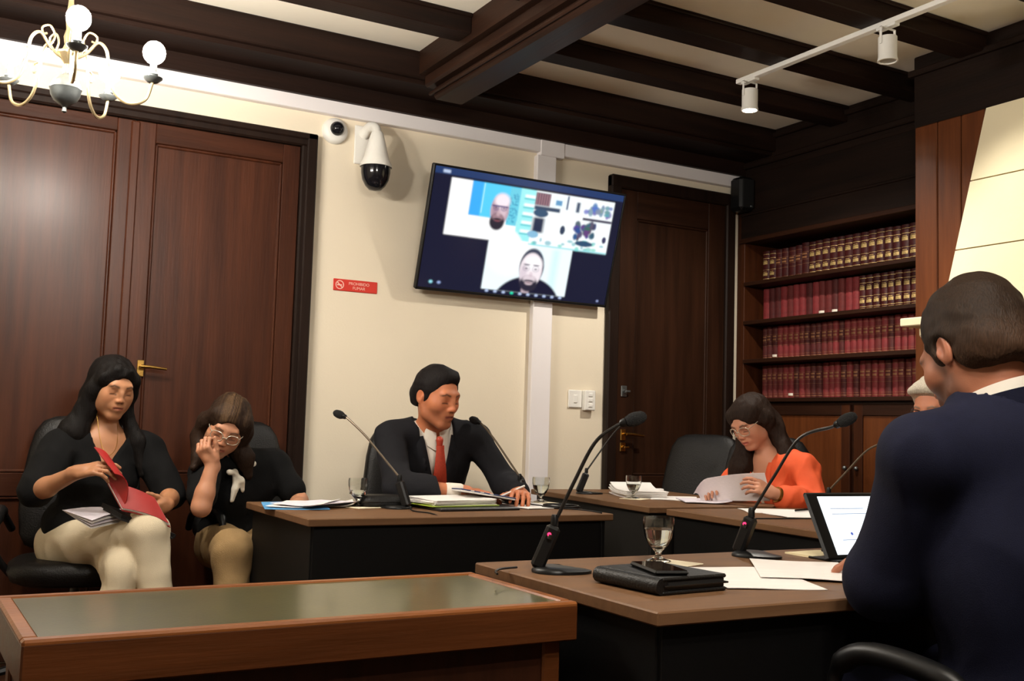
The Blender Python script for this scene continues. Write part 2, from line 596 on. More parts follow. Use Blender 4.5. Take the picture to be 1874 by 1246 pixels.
for ya, yb, knob in ((4.075, 4.80, 4.10), (3.372, 4.047, 4.02)):
    dr = bpy.data.objects.new('cupboard_door', None)
    COL.objects.link(dr)
    dr.parent = bc
    MB().box(-.008, .012, ya, ya + .06, .11, 1.235, b=.003).build('stile', W_CASE, dr)
    MB().box(-.008, .012, yb - .06, yb, .11, 1.235, b=.003).build('stile', W_CASE, dr)
    for z0, z1 in ((.11, .18), (1.175, 1.235)):
        MB().box(-.008, .012, ya + .06, yb - .06, z0, z1, b=.003).build('rail', W_CASE_Y, dr)
    MB().box(.002, .012, ya + .06, yb - .06, .18, 1.175).build('panel', W_PIL, dr)
    MB().sphere((-.018, knob, .892), .012, 12, 8).build('knob', PEWTER, dr, label='small metal knob')

# the chimney breast in wood and the sloping white hood with its mantel
cb = struct(MB().box(4.10, 4.78, .9, 3.374, 0, 2.55).build('trim_1', W_PIL, None, smooth=False), 'brown wood panelled chimney breast beside the bookcase')
for i in range(6):
    y = 3.372 - i * .128
    MB().box(4.085, 4.104, y - .124, y, 0, 2.545, b=.004).build('board', W_PIL, cb)
hood = thing('fireplace_hood', 'cream stone fireplace hood with a sloping front and a projecting mantel', 'fireplace', (4.085, 0, 0))
STONE = mat('hood_stone', (236, 224, 190), 0.75, var=0.04, vscale=3, bump=0.05, bscale=60)
HY0, HY1 = 1.45, 3.0
def hx(z):   # front of the hood, relative to the breast
    return -.008 - .115 * (2.56 - z) / .95
def hy(z):   # far edge of the hood
    return 2.975 + .155 * (2.56 - z) / .95
zs = [1.61, 1.905, 2.215, 2.545]
for i in range(3):
    za, zb = zs[i] + .003, zs[i + 1] - .003
    m_ = MB()
    for ya, yb in ((HY0, HY1),):
        vs = [(hx(za), ya, za), (hx(za), hy(za), za), (hx(zb), hy(zb), zb), (hx(zb), ya, zb), (0, ya, za), (0, hy(za), za), (0, hy(zb), zb), (0, ya, zb)]
        m_.add(vs, [(0, 3, 2, 1), (4, 5, 6, 7), (0, 1, 5, 4), (3, 7, 6, 2), (1, 2, 6, 5), (0, 4, 7, 3)])
    m_.build('stone_slab', STONE, hood, smooth=False)
MB().box(-.118, -.002, HY0 + .004, 3.12, 1.60, 1.62).build('joint', mat('hood_joint', (150, 136, 108), .9), hood)
MB().box(-.185, 0, HY0 - .12, 3.305, 1.570, 1.607, b=.004).box(-.13, 0, HY0 - .08, 3.25, 1.52, 1.570, b=.01).build('mantel', STONE, hood)
# baseboard
bb = MB()
for xa, xb in ((1.66, 2.92), (3.06, 3.42)):
    bb.box(xa, xb, YW - .018, YW, 0, .12, b=.004)
struct(bb.build('baseboard_back', W_DARK_X), 'dark wooden baseboard along the cream wall')
# ------------------------------------------------------------------ lamps
BULB = mat('lamp_globe', (255, 244, 220), 0.4, emit=(255, 247, 235), estr=BULB_POWER)
ENAMEL = mat('pewter_enamel', (96, 100, 100), 0.35, metal=0.6, var=0.15, vscale=40)

def chandelier(label, loc, a0):
    t = thing('chandelier', label, 'chandelier', loc, 0, 'chandeliers')
    # origin at the centre of the lower ball
    MB().lathe([(.001, -.075), (.008, -.07), (.006, -.055), (.012, -.05), (.02, -.046), (.036, -.034), (.045, -.016), (.048, 0), (.05, .004), (.047, .008),
                (.045, .016), (.038, .03), (.026, .042), (.014, .05), (.010, .056)], n=28).build('lower_ball', ENAMEL, t)
    MB().lathe([(.010, .05), (.013, .07), (.009, .085), (.02, .10), (.036, .118), (.036, .124), (.018, .132), (.012, .15), (.016, .175), (.010, .20), (.014, .24),
                (.009, .28), (.006, .33), (.009, .345), (.004, .355)], n=20).build('stem', PALE_BRASS, t)
    top = ZC - loc[2]
    c = MB()
    n = max(2, int((top - .35) / .032))
    for i in range(n):
        z = .352 + i * (top - .372) / n
        ring = [(math.cos(q) * .009, 0, z + .017 + math.sin(q) * .02) if i % 2 else (0, math.cos(q) * .009, z + .017 + math.sin(q) * .02) for q in [k * math.pi / 6 for k in range(13)]]
        c.tube(ring, .0022, 6, cap=False)
    c.build('chain', PALE_BRASS, t)
    MB().lathe([(.05, top), (.05, top - .01), (.03, top - .025), (.006, top - .03)], n=20).build('ceiling_rose', PALE_BRASS, t)
    for k in range(5):
        a = a0 + k * 2 * math.pi / 5
        ca, sa = math.cos(a), math.sin(a)
        P = lambda r, z: (r * ca, r * sa, z)
        am = MB()
        am.tube(catmull([P(.012, .10), P(.055, .125), P(.09, .165), P(.118, .14), P(.128, .07), P(.150, .005), P(.195, -.027), P(.245, -.01), P(.265, .05)], 6), .0052, 8)
        am.tube(catmull([P(.06, .13), P(.045, .165), P(.06, .195), P(.085, .185), P(.082, .165), P(.07, .168)], 5), .0035, 6)
        am.tube(catmull([P(.122, .11), P(.15, .105), P(.155, .08), P(.14, .075)], 5), .003, 6)
        arm = am.build('arm', PALE_BRASS, t)
        ds = MB().lathe([(.002, .048), (.016, .05), (.030, .062), (.031, .066), (.014, .062), (.012, .068), (.016, .078), (.013, .084)], P(.265, 0), 20)
        ds.build('drip_dish', ENAMEL, arm)
        MB().lathe([(.011, .08), (.011, .112), (.013, .114)], P(.265, 0), 14).build('candle_tube', PEWTER, arm)
        MB().sphere(P(.265, .150), .036, 18, 12, (1, 1, 1.06)).build('globe_bulb', BULB, arm, label='glowing warm white globe bulb')
    return t
chandelier('brass five-armed chandelier with glowing globe bulbs hanging before the double door', (.355, 3.60, 2.094), math.atan2(-3.6, -.355) + R(5))
chandelier('brass five-armed chandelier hanging above the viewer, out of the picture', (1.0, .70, 2.094), 0.3)

# track with white cylinder spots
tr = thing('lighting_track', 'white lighting track fixed across the ceiling joists', 'track light', (3.455, 0, 2.81))
MB().box(-.017, .017, -2.6, 3.915, -.022, .0, b=.002).build('rail', WHITEP, tr)
SPOTW = mat('spot_lens', (255, 250, 238), 0.3, emit=(255, 232, 200), estr=40.0)
SPOTOFF = mat('spot_lens_dim', (150, 146, 138), 0.3)
def track_spot(y, label, aim, power, lit=True, size=100):
    t = thing('track_spotlight', label, 'spotlight', (3.455, y, 2.788), 0, 'white track spotlights')
    MB().box(-.016, .016, -.05, .05, -.012, 0, b=.002).build('adapter', WHITEP, t)
    br = MB()
    for sx in (-1, 1):
        br.box(sx * .040, sx * .044, -.006, .006, -.085, -.01, b=.001)
    br.box(-.044, .044, -.006, .006, -.014, -.010, b=.001)
    br.build('bracket', WHITEP, t)
    MB().lathe([(.038, -.055), (.0385, -.05), (.0385, -.135), (.042, -.15), (.042, -.154), (.036, -.154), (.034, -.146)], n=28).build('housing', WHITEP, t)
    MB().lathe([(.001, -.150), (.034, -.150), (.034, -.146), (.001, -.146)], n=24).build('lens', SPOTW if lit else SPOTOFF, t)
    ld = bpy.data.lights.new('spot_beam', 'SPOT')
    ld.energy = power
    ld.color = WARM
    ld.spot_size = R(size)
    ld.spot_blend = 0.7
    ld.shadow_soft_size = .03
    lo = bpy.data.objects.new('spot_beam', ld)
    COL.objects.link(lo)
    lo.parent = t
    lo.location = (0, 0, -.165)
    d = Vector(aim) - Vector((3.455, y, 2.62))
    lo.rotation_euler = d.to_track_quat('-Z', 'Y').to_euler()
    return t
track_spot(3.83, 'lit white cylinder spotlight at the far end of the ceiling track', (3.45, 4.15, 0), SPOT_POWER * 4.2, True, 160)
track_spot(2.99, 'white cylinder spotlight nearer on the ceiling track, above the suited man', (4.0, 2.4, 1.3), SPOT_POWER * 1.15, False)
track_spot(1.6, 'white cylinder spotlight at the near end of the ceiling track, out of the picture', (4.0, 2.2, 1.5), SPOT_POWER * 1.15)

# ------------------------------------------------------------------ television
NU, NV = 288, 162
def tv_picture():
    x = (np.arange(NU) + .5) / NU
    y = (np.arange(NV) + .5) / NV
    U, V = np.meshgrid(x, y)
    A = 16 / 9.
    img = np.zeros((NV, NU, 3))
    img[:] = (.010, .011, .030)
    r_ = np.random.default_rng(3)
    def put(mask, col, soft=None):
        a = np.clip(mask, 0, 1)[..., None]
        img[:] = img * (1 - a) + np.array(col) * a
    def box(u0, u1, v0, v1, s=.004):
        return np.clip((U - u0) / s + .5, 0, 1) * np.clip((u1 - U) / s + .5, 0, 1) * np.clip((V - v0) / s + .5, 0, 1) * np.clip((v1 - V) / s + .5, 0, 1)
    def ell(u, v, ru, rv, s=.15):
        d = np.sqrt(((U - u) / ru) ** 2 + ((V - v) / rv) ** 2)
        return np.clip((1 - d) / s + .5, 0, 1)
    # faint menu bar
    put(box(.0, 1, .0, .055), (.02, .045, .14))
    put(box(.04, .075, .02, .045), (.5, .6, .8))
    # left tile
    tl = (.085, .52, .075, .545)
    put(box(*tl), (1.0, 1.0, 1.0))
    put(box(.19, .44, .075, .36), (.05, .42, .95))
    put(box(.245, .44, .075, .36), (.10, .62, .95))
    put(box(.25, .254, .08, .33, .002), (.6, .95, 1))
    put(box(.385, .44, .08, .40), (.15, .62, .78))
    for i in range(60):
        put(ell(.39 + .045 * r_.random(), .12 + .26 * r_.random(), .004, .007) * .7, (.05, .3, .5))
    put(box(.44, .52, .075, .52), (.35, .86, .88))
    for i in range(5):
        put(box(.465, .52, .12 + i * .075, .145 + i * .075, .01), (.95, 1, 1))
        put(box(.462, .52, .15 + i * .075, .162 + i * .075, .006), (.1, .55, .6))
    put(ell(.35, .62, .15, .22, .1) * box(*tl), (1, 1, 1))             # white shirt
    put(ell(.345, .285, .047, .135, .12), (.52, .36, .42))              # head
    put(ell(.352, .205, .038, .062, .5), (.95, .82, .88))
    put(ell(.362, .300, .018, .050, .8) * .6, (.80, .62, .68))
    put(ell(.322, .300, .014, .050, .8) * .5, (.30, .18, .24))
    put(ell(.339, .385, .038, .072, .2), (.030, .024, .036))            # beard
    put(ell(.340, .345, .030, .030, .5) * .8, (.42, .26, .30))
    put(ell(.340, .362, .022, .008, .5), (.035, .025, .035))
    put(ell(.340, .377, .015, .008, .5), (.22, .07, .09))
    put(ell(.341, .318, .010, .020, .7) * .7, (.62, .42, .46))
    put(box(.303, .386, .246, .258, .006) * ell(.345, .252, .044, .05), (.06, .04, .16))
    for du in (-.020, .020):
        put((ell(.345 + du, .268, .015, .022, .25) - ell(.345 + du, .268, .011, .016, .3)) * .8, (.10, .07, .22))
        put(ell(.345 + du, .268, .007, .007, .6) * .8, (.06, .05, .12))
    # right tile: book shelves
    tr_ = (.52, .955, .075, .545)
    put(box(*tr_), (.93, .98, 1))
    put(box(.52, .60, .085, .195), (.10, .06, .09))
    for i in range(6):
        put(box(.525 + i * .013, .532 + i * .013, .09, .19, .004), (.35, .18, .22))
    put(box(.61, .685, .09, .20), (.85, .95, 1)); put(box(.63, .665, .13, .175), (.12, .32, .55))
    put(box(.69, .70, .08, .2), (.05, .1, .2))
    put(box(.52, .66, .20, .235, .008), (.03, .06, .12)); put(ell(.56, .26, .04, .035), (.03, .08, .16))
    put(box(.525, .585, .30, .43, .02), (.02, .03, .07)); put(ell(.535, .45, .03, .03), (.25, .5, .7))
    put(ell(.69, .38, .014, .04), (.03, .05, .10))
    put(box(.745, .765, .12, .21, .01), (.05, .08, .14))
    for i in range(26):
        put(ell(.80 + .14 * r_.random(), .11 + .10 * r_.random(), .008 + .01 * r_.random(), .012 + .02 * r_.random(), .5) * .9, (.08 + .2 * r_.random(), .14 + .25 * r_.random(), .3 + .3 * r_.random()))
    put(box(.79, .955, .245, .268, .006), (.05, .04, .08))
    for i in range(26):
        put(ell(.76 + .11 * r_.random(), .30 + .13 * r_.random(), .008 + .012 * r_.random(), .012 + .025 * r_.random(), .5), (.03 + .1 * r_.random(), .05 + .12 * r_.random(), .10 + .25 * r_.random()))
    for i in range(20):
        put(ell(.53 + .40 * r_.random(), .45 + .08 * r_.random(), .006 + .012 * r_.random(), .008 + .012 * r_.random(), .5) * .7, (.1, .4 + .3 * r_.random(), .5))
    put(ell(.93, .42, .012, .03), (.05, .05, .12))
    put(ell(.82, .475, .05, .025), (.03, .08, .16))
    put(box(.52, .955, .53, .545, .004) * .7, (.15, .7, .75))
    # bottom tile
    bt = (.315, .765, .545, .965)
    put(box(*bt), (.86, .97, 1.0))
    put(ell(.43, .60, .11, .2, .6) * box(*bt), (1, 1, 1))
    put(box(.66, .70, .56, .95, .03) * .6, (.55, .85, .92))
    b_ = box(*bt)
    put(ell(.56, 1.12, .19, .30, .05) * b_, (.010, .010, .030))         # dark shirt
    put(ell(.545, .93, .022, .07, .3) * b_, (.55, .42, .48))            # neck
    put(ell(.560, .735, .066, .165, .10) * b_, (.05, .06, .10))         # hair
    put(ell(.558, .762, .060, .152, .12) * b_, (.90, .80, .84))         # face
    put(ell(.566, .700, .046, .060, .6) * b_, (1.0, .96, .98))
    put(ell(.520, .790, .018, .080, .8) * b_ * .5, (.55, .44, .52))
    put(ell(.556, .880, .047, .072, .25) * b_, (.025, .022, .040))      # beard
    put(ell(.557, .838, .036, .034, .5) * b_ * .9, (.82, .70, .75))
    put(ell(.557, .856, .028, .009, .5) * b_, (.04, .03, .05))
    put(ell(.557, .877, .020, .016, .5) * b_, (.60, .48, .52))
    put(ell(.557, .873, .015, .005, .6) * b_, (.16, .06, .08))
    for du in (-.025, .025):
        put((ell(.558 + du, .748, .019, .026, .2) - ell(.558 + du, .748, .0155, .021, .25)) * .55, (.12, .12, .22))
        put(ell(.558 + du, .750, .009, .007, .6) * .85, (.08, .07, .12))
        put(ell(.558 + du, .715, .018, .007, .5) * .8, (.10, .08, .12))
    put(ell(.562, .800, .009, .022, .8) * .5, (.60, .46, .52))
    # tool bar
    for i in range(10):
        c = (.02, .75, .45) if i == 3 else (.45, .55, .8)
        put(ell(.345 + i * .044, .978, .009, .011, .4), c)
    put(ell(.06, .95, .009, .013, .4), (.3, .7, .8)); put(ell(.10, .95, .009, .011, .4), (.3, .4, .7)); put(ell(.955, .972, .007, .010, .4), (.3, .35, .6))
    for _ in range(2):                                                   # soft, upscaled video
        p_ = np.pad(img, ((1, 1), (1, 1), (0, 0)), 'edge')
        img = (p_[:-2, 1:-1] + p_[2:, 1:-1] + p_[1:-1, :-2] + p_[1:-1, 2:] + 2 * p_[1:-1, 1:-1]) / 6
    return img

def build_tv():
    t = thing('television', 'large flat television tilted on the wall showing a video call', 'television', (2.79, 4.93, 1.752))
    tilt = math.atan2(.18, .62)
    M = Matrix.Rotation(tilt, 4, 'X')
    w, h = 1.185, .648
    MB().box(-w / 2, w / 2, 0, .03, 0, h, b=.006, M=M).box(-w / 2 + .12, w / 2 - .12, .03, .06, .08, h - .18, b=.01, M=M).build('housing', PLASTIC, t)
    fr = MB()
    for a, b_, c, d in ((-w / 2, w / 2, 0, .014), (-w / 2, w / 2, h - .010, h), (-w / 2, -w / 2 + .010, 0, h), (w / 2 - .010, w / 2, 0, h)):
        fr.box(a, b_, -.008, .002, c, d, b=.002, M=M)
    fr.build('bezel', PLASTIC, t)
    img = tv_picture()
    sw, sh = w - .022, h - .026
    xs = np.linspace(-sw / 2, sw / 2, NU + 1)
    zs_ = np.linspace(h - .011, .015, NV + 1)
    vs, fs = [], []
    for j in range(NV + 1):
        for i in range(NU + 1):
            p = M @ Vector((xs[i], -.002, zs_[j]))
            vs.append((p.x, p.y, p.z))
    W = NU + 1
    for j in range(NV):
        for i in range(NU):
            fs.append((j * W + i, (j + 1) * W + i, (j + 1) * W + i + 1, j * W + i + 1))
    me = bpy.data.meshes.new('screen')
    me.from_pydata(vs, [], fs)
    ca = me.color_attributes.new('Col', 'FLOAT_COLOR', 'CORNER')
    arr = np.ones((len(fs), 4, 4), np.float32)
    arr[:, :, :3] = img.reshape(-1, 3)[:, None, :]
    ca.data.foreach_set('color', arr.ravel())
    m = vcol_mat('screen_glow', rough=0.15, spec=0.25, emit=True, estr=1.1)
    me.materials.append(m)
    o = bpy.data.objects.new('screen', me)
    COL.objects.link(o)
    o.parent = t
    o['label'] = 'glowing screen with two bearded callers and a bookshelf'
    MB().box(-.16, .16, .055, .07, .10, .5).box(-.10, .10, .02, .068, .16, .22).box(-.05, .05, -.10, .068, .40, .43).build('wall_mount', METAL, t)
build_tv()

# ------------------------------------------------------------------ wall fittings
t = thing('dome_camera', 'small white dome security camera with a black lens ball high on the wall', 'security camera', (1.752, YW, 2.518))
Mx = Matrix.Rotation(R(90), 4, 'X')
MB().lathe([(.066, 0), (.066, .018), (.058, .032), (.044, .040), (.03, .042)], M=Mx, n=28).build('housing', WHITEP, t)
MB().sphere((.0, -.045, .005), .036, 18, 12).build('lens_ball', mat('smoked_glass', (22, 22, 26), .12), t)

t = thing('security_camera', 'white bullet shaped security camera with a black dome on a wall bracket', 'security camera', (1.925, YW, 2.40))
MB().box(-.065, .02, -.012, 0, -.03, .17, b=.004).build('wall_plate', WHITEP, t)
MB().tube(catmull([(-.02, -.01, .12), (-.01, -.06, .15), (.0, -.12, .14), (.0, -.145, .10)], 6), [.026] * 10 + [.024] * 9, 14).build('bracket_arm', WHITEP, t)
MB().lathe([(.025, .11), (.032, .10), (.045, .05), (.062, -.02), (.078, -.055), (.080, -.07), (.074, -.07)], (0, -.15, 0), 30).build('housing', WHITEP, t)
MB().lathe([(.074, -.066), (.073, -.10), (.066, -.135), (.05, -.165), (.03, -.185), (.001, -.19)], (0, -.15, 0), 30).build('dome', mat('smoked_glass', (22, 22, 26), .12), t)

RED = mat('red_sign', (202, 52, 40), 0.5)
SIGNW = mat('sign_print', (240, 190, 176), 0.6)
t = thing('no_smoking_sign', 'small red no smoking sign with white lettering on the cream wall', 'sign', (1.9, YW, 1.744))
MB().box(-.118, .118, -.005, 0, -.030, .030, b=.003).build('plate', RED, t)
MB().lathe([(.0225, 0), (.0225, .001), (.018, .001), (.018, 0)], (-.085, -.0055, 0), 28, M=Mx, close=False).build('ring', SIGNW, t)
MB().box(-.021, .021, -.001, 0, -.0025, .0025, M=Matrix.Translation((-.085, -.0055, 0)) @ Matrix.Rotation(R(45), 4, 'Y')).build('slash', SIGNW, t)
MB().box(-.014, .012, -.0008, 0, -.003, .003).build('cigarette', SIGNW, t).location = (-.085, -.0055, -.001)
def text(name, s, size, loc, m, parent, rot=(R(90), 0, 0)):
    c = bpy.data.curves.new(name, 'FONT')
    c.body = s
    c.size = size
    c.align_x = 'CENTER'
    c.align_y = 'CENTER'
    c.extrude = .0003
    c.materials.append(m)
    tmp = bpy.data.objects.new(name, c)
    COL.objects.link(tmp)
    bpy.context.view_layer.update()
    me = bpy.data.meshes.new_from_object(tmp.evaluated_get(bpy.context.evaluated_depsgraph_get()))
    bpy.data.objects.remove(tmp)
    o = bpy.data.objects.new(name, me)
    COL.objects.link(o)
    o.parent = parent
    o.location = loc
    o.rotation_euler = rot
    return o
text('lettering', 'PROHIBIDO', .021, (.018, -.0055, .010), SIGNW, t)
text('lettering', 'FUMAR', .021, (.018, -.0055, -.012), SIGNW, t)

t = thing('light_switch', 'flat white light switch plate left of the dark door', 'switch', (3.235, YW, 1.225))
MB().box(-.045, .045, -.012, 0, -.048, .052, b=.004).build('plate', WHITEP, t)
MB().box(-.012, .012, -.017, -.01, -.02, .024, b=.002).build('rocker', WHITEP, t)
t = thing('wall_switch_box', 'raised white switch box with three rockers right of the flat plate', 'switch', (3.318, YW, 1.222))
MB().box(-.036, .036, -.04, 0, -.058, .056, b=.005).build('box', WHITEP, t)
for z in (-.03, 0, .03):
    MB().box(-.014, .014, -.045, -.038, z - .009, z + .009, b=.002).build('rocker', WHITEP, t)

t = thing('wall_speaker', 'small black speaker in the upper corner beside the bookcase', 'speaker', (4.362, 4.90, 2.53))
MB().box(-.055, .055, -.06, .055, -.105, .105, b=.02).build('cabinet', PLASTIC, t)
MB().box(-.045, .045, -.066, -.055, -.09, .09, b=.006).build('grille', MESHBLK, t)
MB().box(-.01, .03, .04, .10, -.02, .02, b=.003).build('bracket', METAL, t)
MB().box(.012, .03, -.072, -.064, -.085, -.075, b=.002).build('badge', PEWTER, t)

# ------------------------------------------------------------------ books
def spine_prism(d, w, h, bulge=.012, n=5):
    """book block: spine bulging towards -x, width along y"""
    pts = [(d, -w / 2), (d, w / 2)]
    for i in range(n + 1):
        q = math.pi / 2 - math.pi * i / n
        pts.append((-bulge * math.cos(q), math.sin(q) * w / 2))
    return MB().prism(pts[::-1] if False else pts, h)

def strip_mesh(w, bands, bulge=.012, n=5, off=.0012):
    m = MB()
    for z0, z1, frac in bands:
        vs, fs = [], []
        for i in range(n + 1):
            q = (math.pi / 2 - math.pi * i / n) * frac
            x, y = -(bulge + off) * math.cos(q), math.sin(q) * (w / 2 + off * .4)
            vs += [(x, y, z0), (x, y, z1)]
        for i in range(n):
            fs.append((2 * i, 2 * i + 1, 2 * i + 3, 2 * i + 2))
        m.add(vs, fs)
    return m

GOLD = mat('gilt', (196, 166, 108), 0.42, metal=0.3, var=0.45, vscale=90)
GOLDT = mat('faded_gilt', (150, 104, 70), 0.5, metal=0.2, var=0.3, vscale=90)
STICK = mat('paper_label', (240, 230, 214), 0.7)
BOOKM = [mat('oxblood_leather', (66, 18, 18), .5, var=.3, vscale=30, bump=.15), mat('maroon_cloth', (104, 38, 36), .65, var=.22, vscale=30, bump=.15),
         mat('crimson_cloth', (128, 44, 46), .62, var=.22, vscale=30, bump=.15), mat('dark_maroon_cloth', (82, 30, 29), .62, var=.25, vscale=30, bump=.15)]
ORD = ['first', 'second', 'third', 'fourth', 'fifth', 'sixth', 'seventh', 'eighth', 'ninth', 'tenth', 'eleventh', 'twelfth', 'thirteenth', 'fourteenth', 'fifteenth',
       'sixteenth', 'seventeenth', 'eighteenth', 'nineteenth', 'twentieth', 'twenty-first', 'twenty-second', 'twenty-third', 'twenty-fourth', 'twenty-fifth',
       'twenty-sixth', 'twenty-seventh', 'twenty-eighth', 'twenty-ninth', 'thirtieth']
ROWN = ['top shelf', 'second shelf', 'third shelf', 'bottom shelf']
rows = [(22, 0.0555, .212), (24, .0507, .208), (28, .0432, .206), (27, .0448, .206)]
LOOK = {'gilt': 'dark oxblood book with bright gold bands', 'plain': 'plain maroon cloth book', 'line': 'maroon book with thin gilt lines'}
book_me, gilt_me = {}, {}
def bmesh_for(row, w, h):
    if row not in book_me:
        o = spine_prism(.19, w * .97, h).build('book', BOOKM[0], None, angle=35)
        book_me[row] = o.data
        bpy.data.objects.remove(o)
        a = strip_mesh(w * .97, [(.018, .022, .9), (.030, .033, .9), (.052, .070, .5), (.074, .078, .35), (.089, .091, .9), (.126, .146, .5), (.150, .153, .35), (.163, .166, .9), (.190, .193, .9)]).build('g', GOLD)
        b = strip_mesh(w * .97, [(.016, .019, .9), (.030, .0315, .9), (.088, .0895, .9), (.112, .1135, .9), (.120, .132, .45), (.140, .150, .5), (.156, .1575, .9), (.185, .1865, .9)]).build('g', GOLDT)
        c = strip_mesh(w * .97, [(.02, .034, .7)]).build('g', STICK)
        gilt_me[row] = (a.data, b.data, c.data)
        for q in (a, b, c):
            bpy.data.objects.remove(q)
    return book_me[row]
# alike meshes need their own colour: the material sits on the object slot
stickers = {(1, 9), (1, 11), (2, 2), (3, 5)}
for row, (n, w, h) in enumerate(rows):
    y = 4.912
    for i in range(n):
        kind = 'gilt' if row == 0 or (row == 1 and i >= 15) else ('plain' if row == 1 else 'line')
        ww = w * (1 + .10 * (random.random() - .5))
        me = bmesh_for(row, w, h)
        lab = LOOK[kind] + (' and label' if (row, i) in stickers else '') + ', ' + ORD[i] + ' from left on the ' + ROWN[row]
        b = thing('book', lab, 'book', (XB + .136 + random.random() * .008, y - ww / 2, SHZ[row]), 0, 'law books in the bookcase')
        mi = 0 if kind == 'gilt' else random.choice([1, 1, 3, 2] if row == 1 else [1, 2, 3, 2])
        hs = 1 + .02 * (random.random() - .5) - (.04 if row == 0 and i < 6 else 0)
        o = share('binding', me, None, b, scale=(1, ww / w, hs))
        o.material_slots[0].link = 'OBJECT'
        o.material_slots[0].material = BOOKM[mi]
        if kind != 'plain':
            gm = gilt_me[row][0 if kind == 'gilt' and not (row == 0 and 2 <= i <= 6) else 1]
            share('gilt_bands', gm, None, b, scale=(1, ww / w, hs))['kind'] = 'stuff'
        if (row, i) in stickers:
            share('label_sticker', gilt_me[row][2], None, b, loc=(-.001, 0, 0), scale=(1, ww / w, 1))
        y -= ww + .0008

# ------------------------------------------------------------------ tables
def table(name, label, corner, w, d, rz, top_m, panel_m, group, h=.74, th=.026, left_open=False):
    """conference table; origin at the near left corner on the floor"""
    t = thing(name, label, 'table', (corner[0], corner[1], 0), rz, group)
    MB().box(0, w, 0, d, h - th, h, b=.003).build('table_top', top_m, t)
    MB().box(.025, w - .025, .02, .042, .06, h - th, b=.002).build('modesty_panel', panel_m, t)
    MB().box(.02, .045, .03, d - .03, 0, h - th, b=.002).build('side_panel', panel_m, t)
    MB().box(w - .045, w - .02, .03, d - .03, 0, h - th, b=.002).build('side_panel', panel_m, t)
    MB().box(.045, w - .045, .045, .065, h - th - .06, h - th, b=.002).build('under_rail', METAL, t)
    return t
TG = 'brown laminate conference tables'
table('conference_table', 'brown table with a black front behind which the red-tied man sits', (1.14, 3.335), 1.21, .74, 0, W_TABLE, BLACKPANEL, TG)
table('conference_table', 'brown table with charcoal sides in front of the woman in orange', (2.716, 3.60), .74, 1.15, R(-5), W_TABLE_Y, GREYPANEL, TG)
table('conference_table', 'brown table behind the tablet, joining the table of the woman in orange', (2.655, 2.36), .74, 1.15, R(-4), W_TABLE_Y, BLACKPANEL, TG)
table('conference_table', 'brown foreground table holding the tablet, papers and black portfolio', (1.168, 1.516), 1.45, .70, 0, W_TABLE, BLACKPANEL, TG)

# green topped desk in the foreground
FELT = mat('green_leather_top', (66, 64, 22), 0.36, spec=0.4, coat=0.5, crough=.12, var=0.14, vscale=14, bump=0.04, bscale=140)
t = thing('wooden_desk', 'polished wooden desk with a glossy green top in the foreground', 'desk', (.160, 1.720, 0), R(1.2))
w, d, h = .988, .435, .725
MB().box(.0, w, 0, d, h - .004 - .07, h - .006, b=.003).build('apron', W_DESK, t)
fr = 0.026
MB().box(0, w, 0, fr, h - .012, h, b=.004).build('edge_frame', W_EDGE, t)
MB().box(0, w, d - fr, d, h - .012, h, b=.004).build('edge_frame', W_EDGE, t)
MB().box(0, fr, fr, d - fr, h - .012, h, b=.004).build('edge_frame', W_EDGE, t)
MB().box(w - fr, w, fr, d - fr, h - .012, h, b=.004).build('edge_frame', W_EDGE, t)
MB().box(fr, w - fr, fr, d - fr, h - .012, h - .003).build('green_top', FELT, t, smooth=False)
MB().box(.03, w - .03, .03, d - .02, .05, h - .074, b=.003).build('body', W_DESK_D, t)
for x in (.024, w - .064):
    MB().box(x, x + .04, .022, .06, 0, h - .074, b=.004).build('leg', W_DESK, t)
    MB().box(x, x + .04, d - .06, d - .014, 0, h - .074, b=.004).build('leg', W_DESK, t)
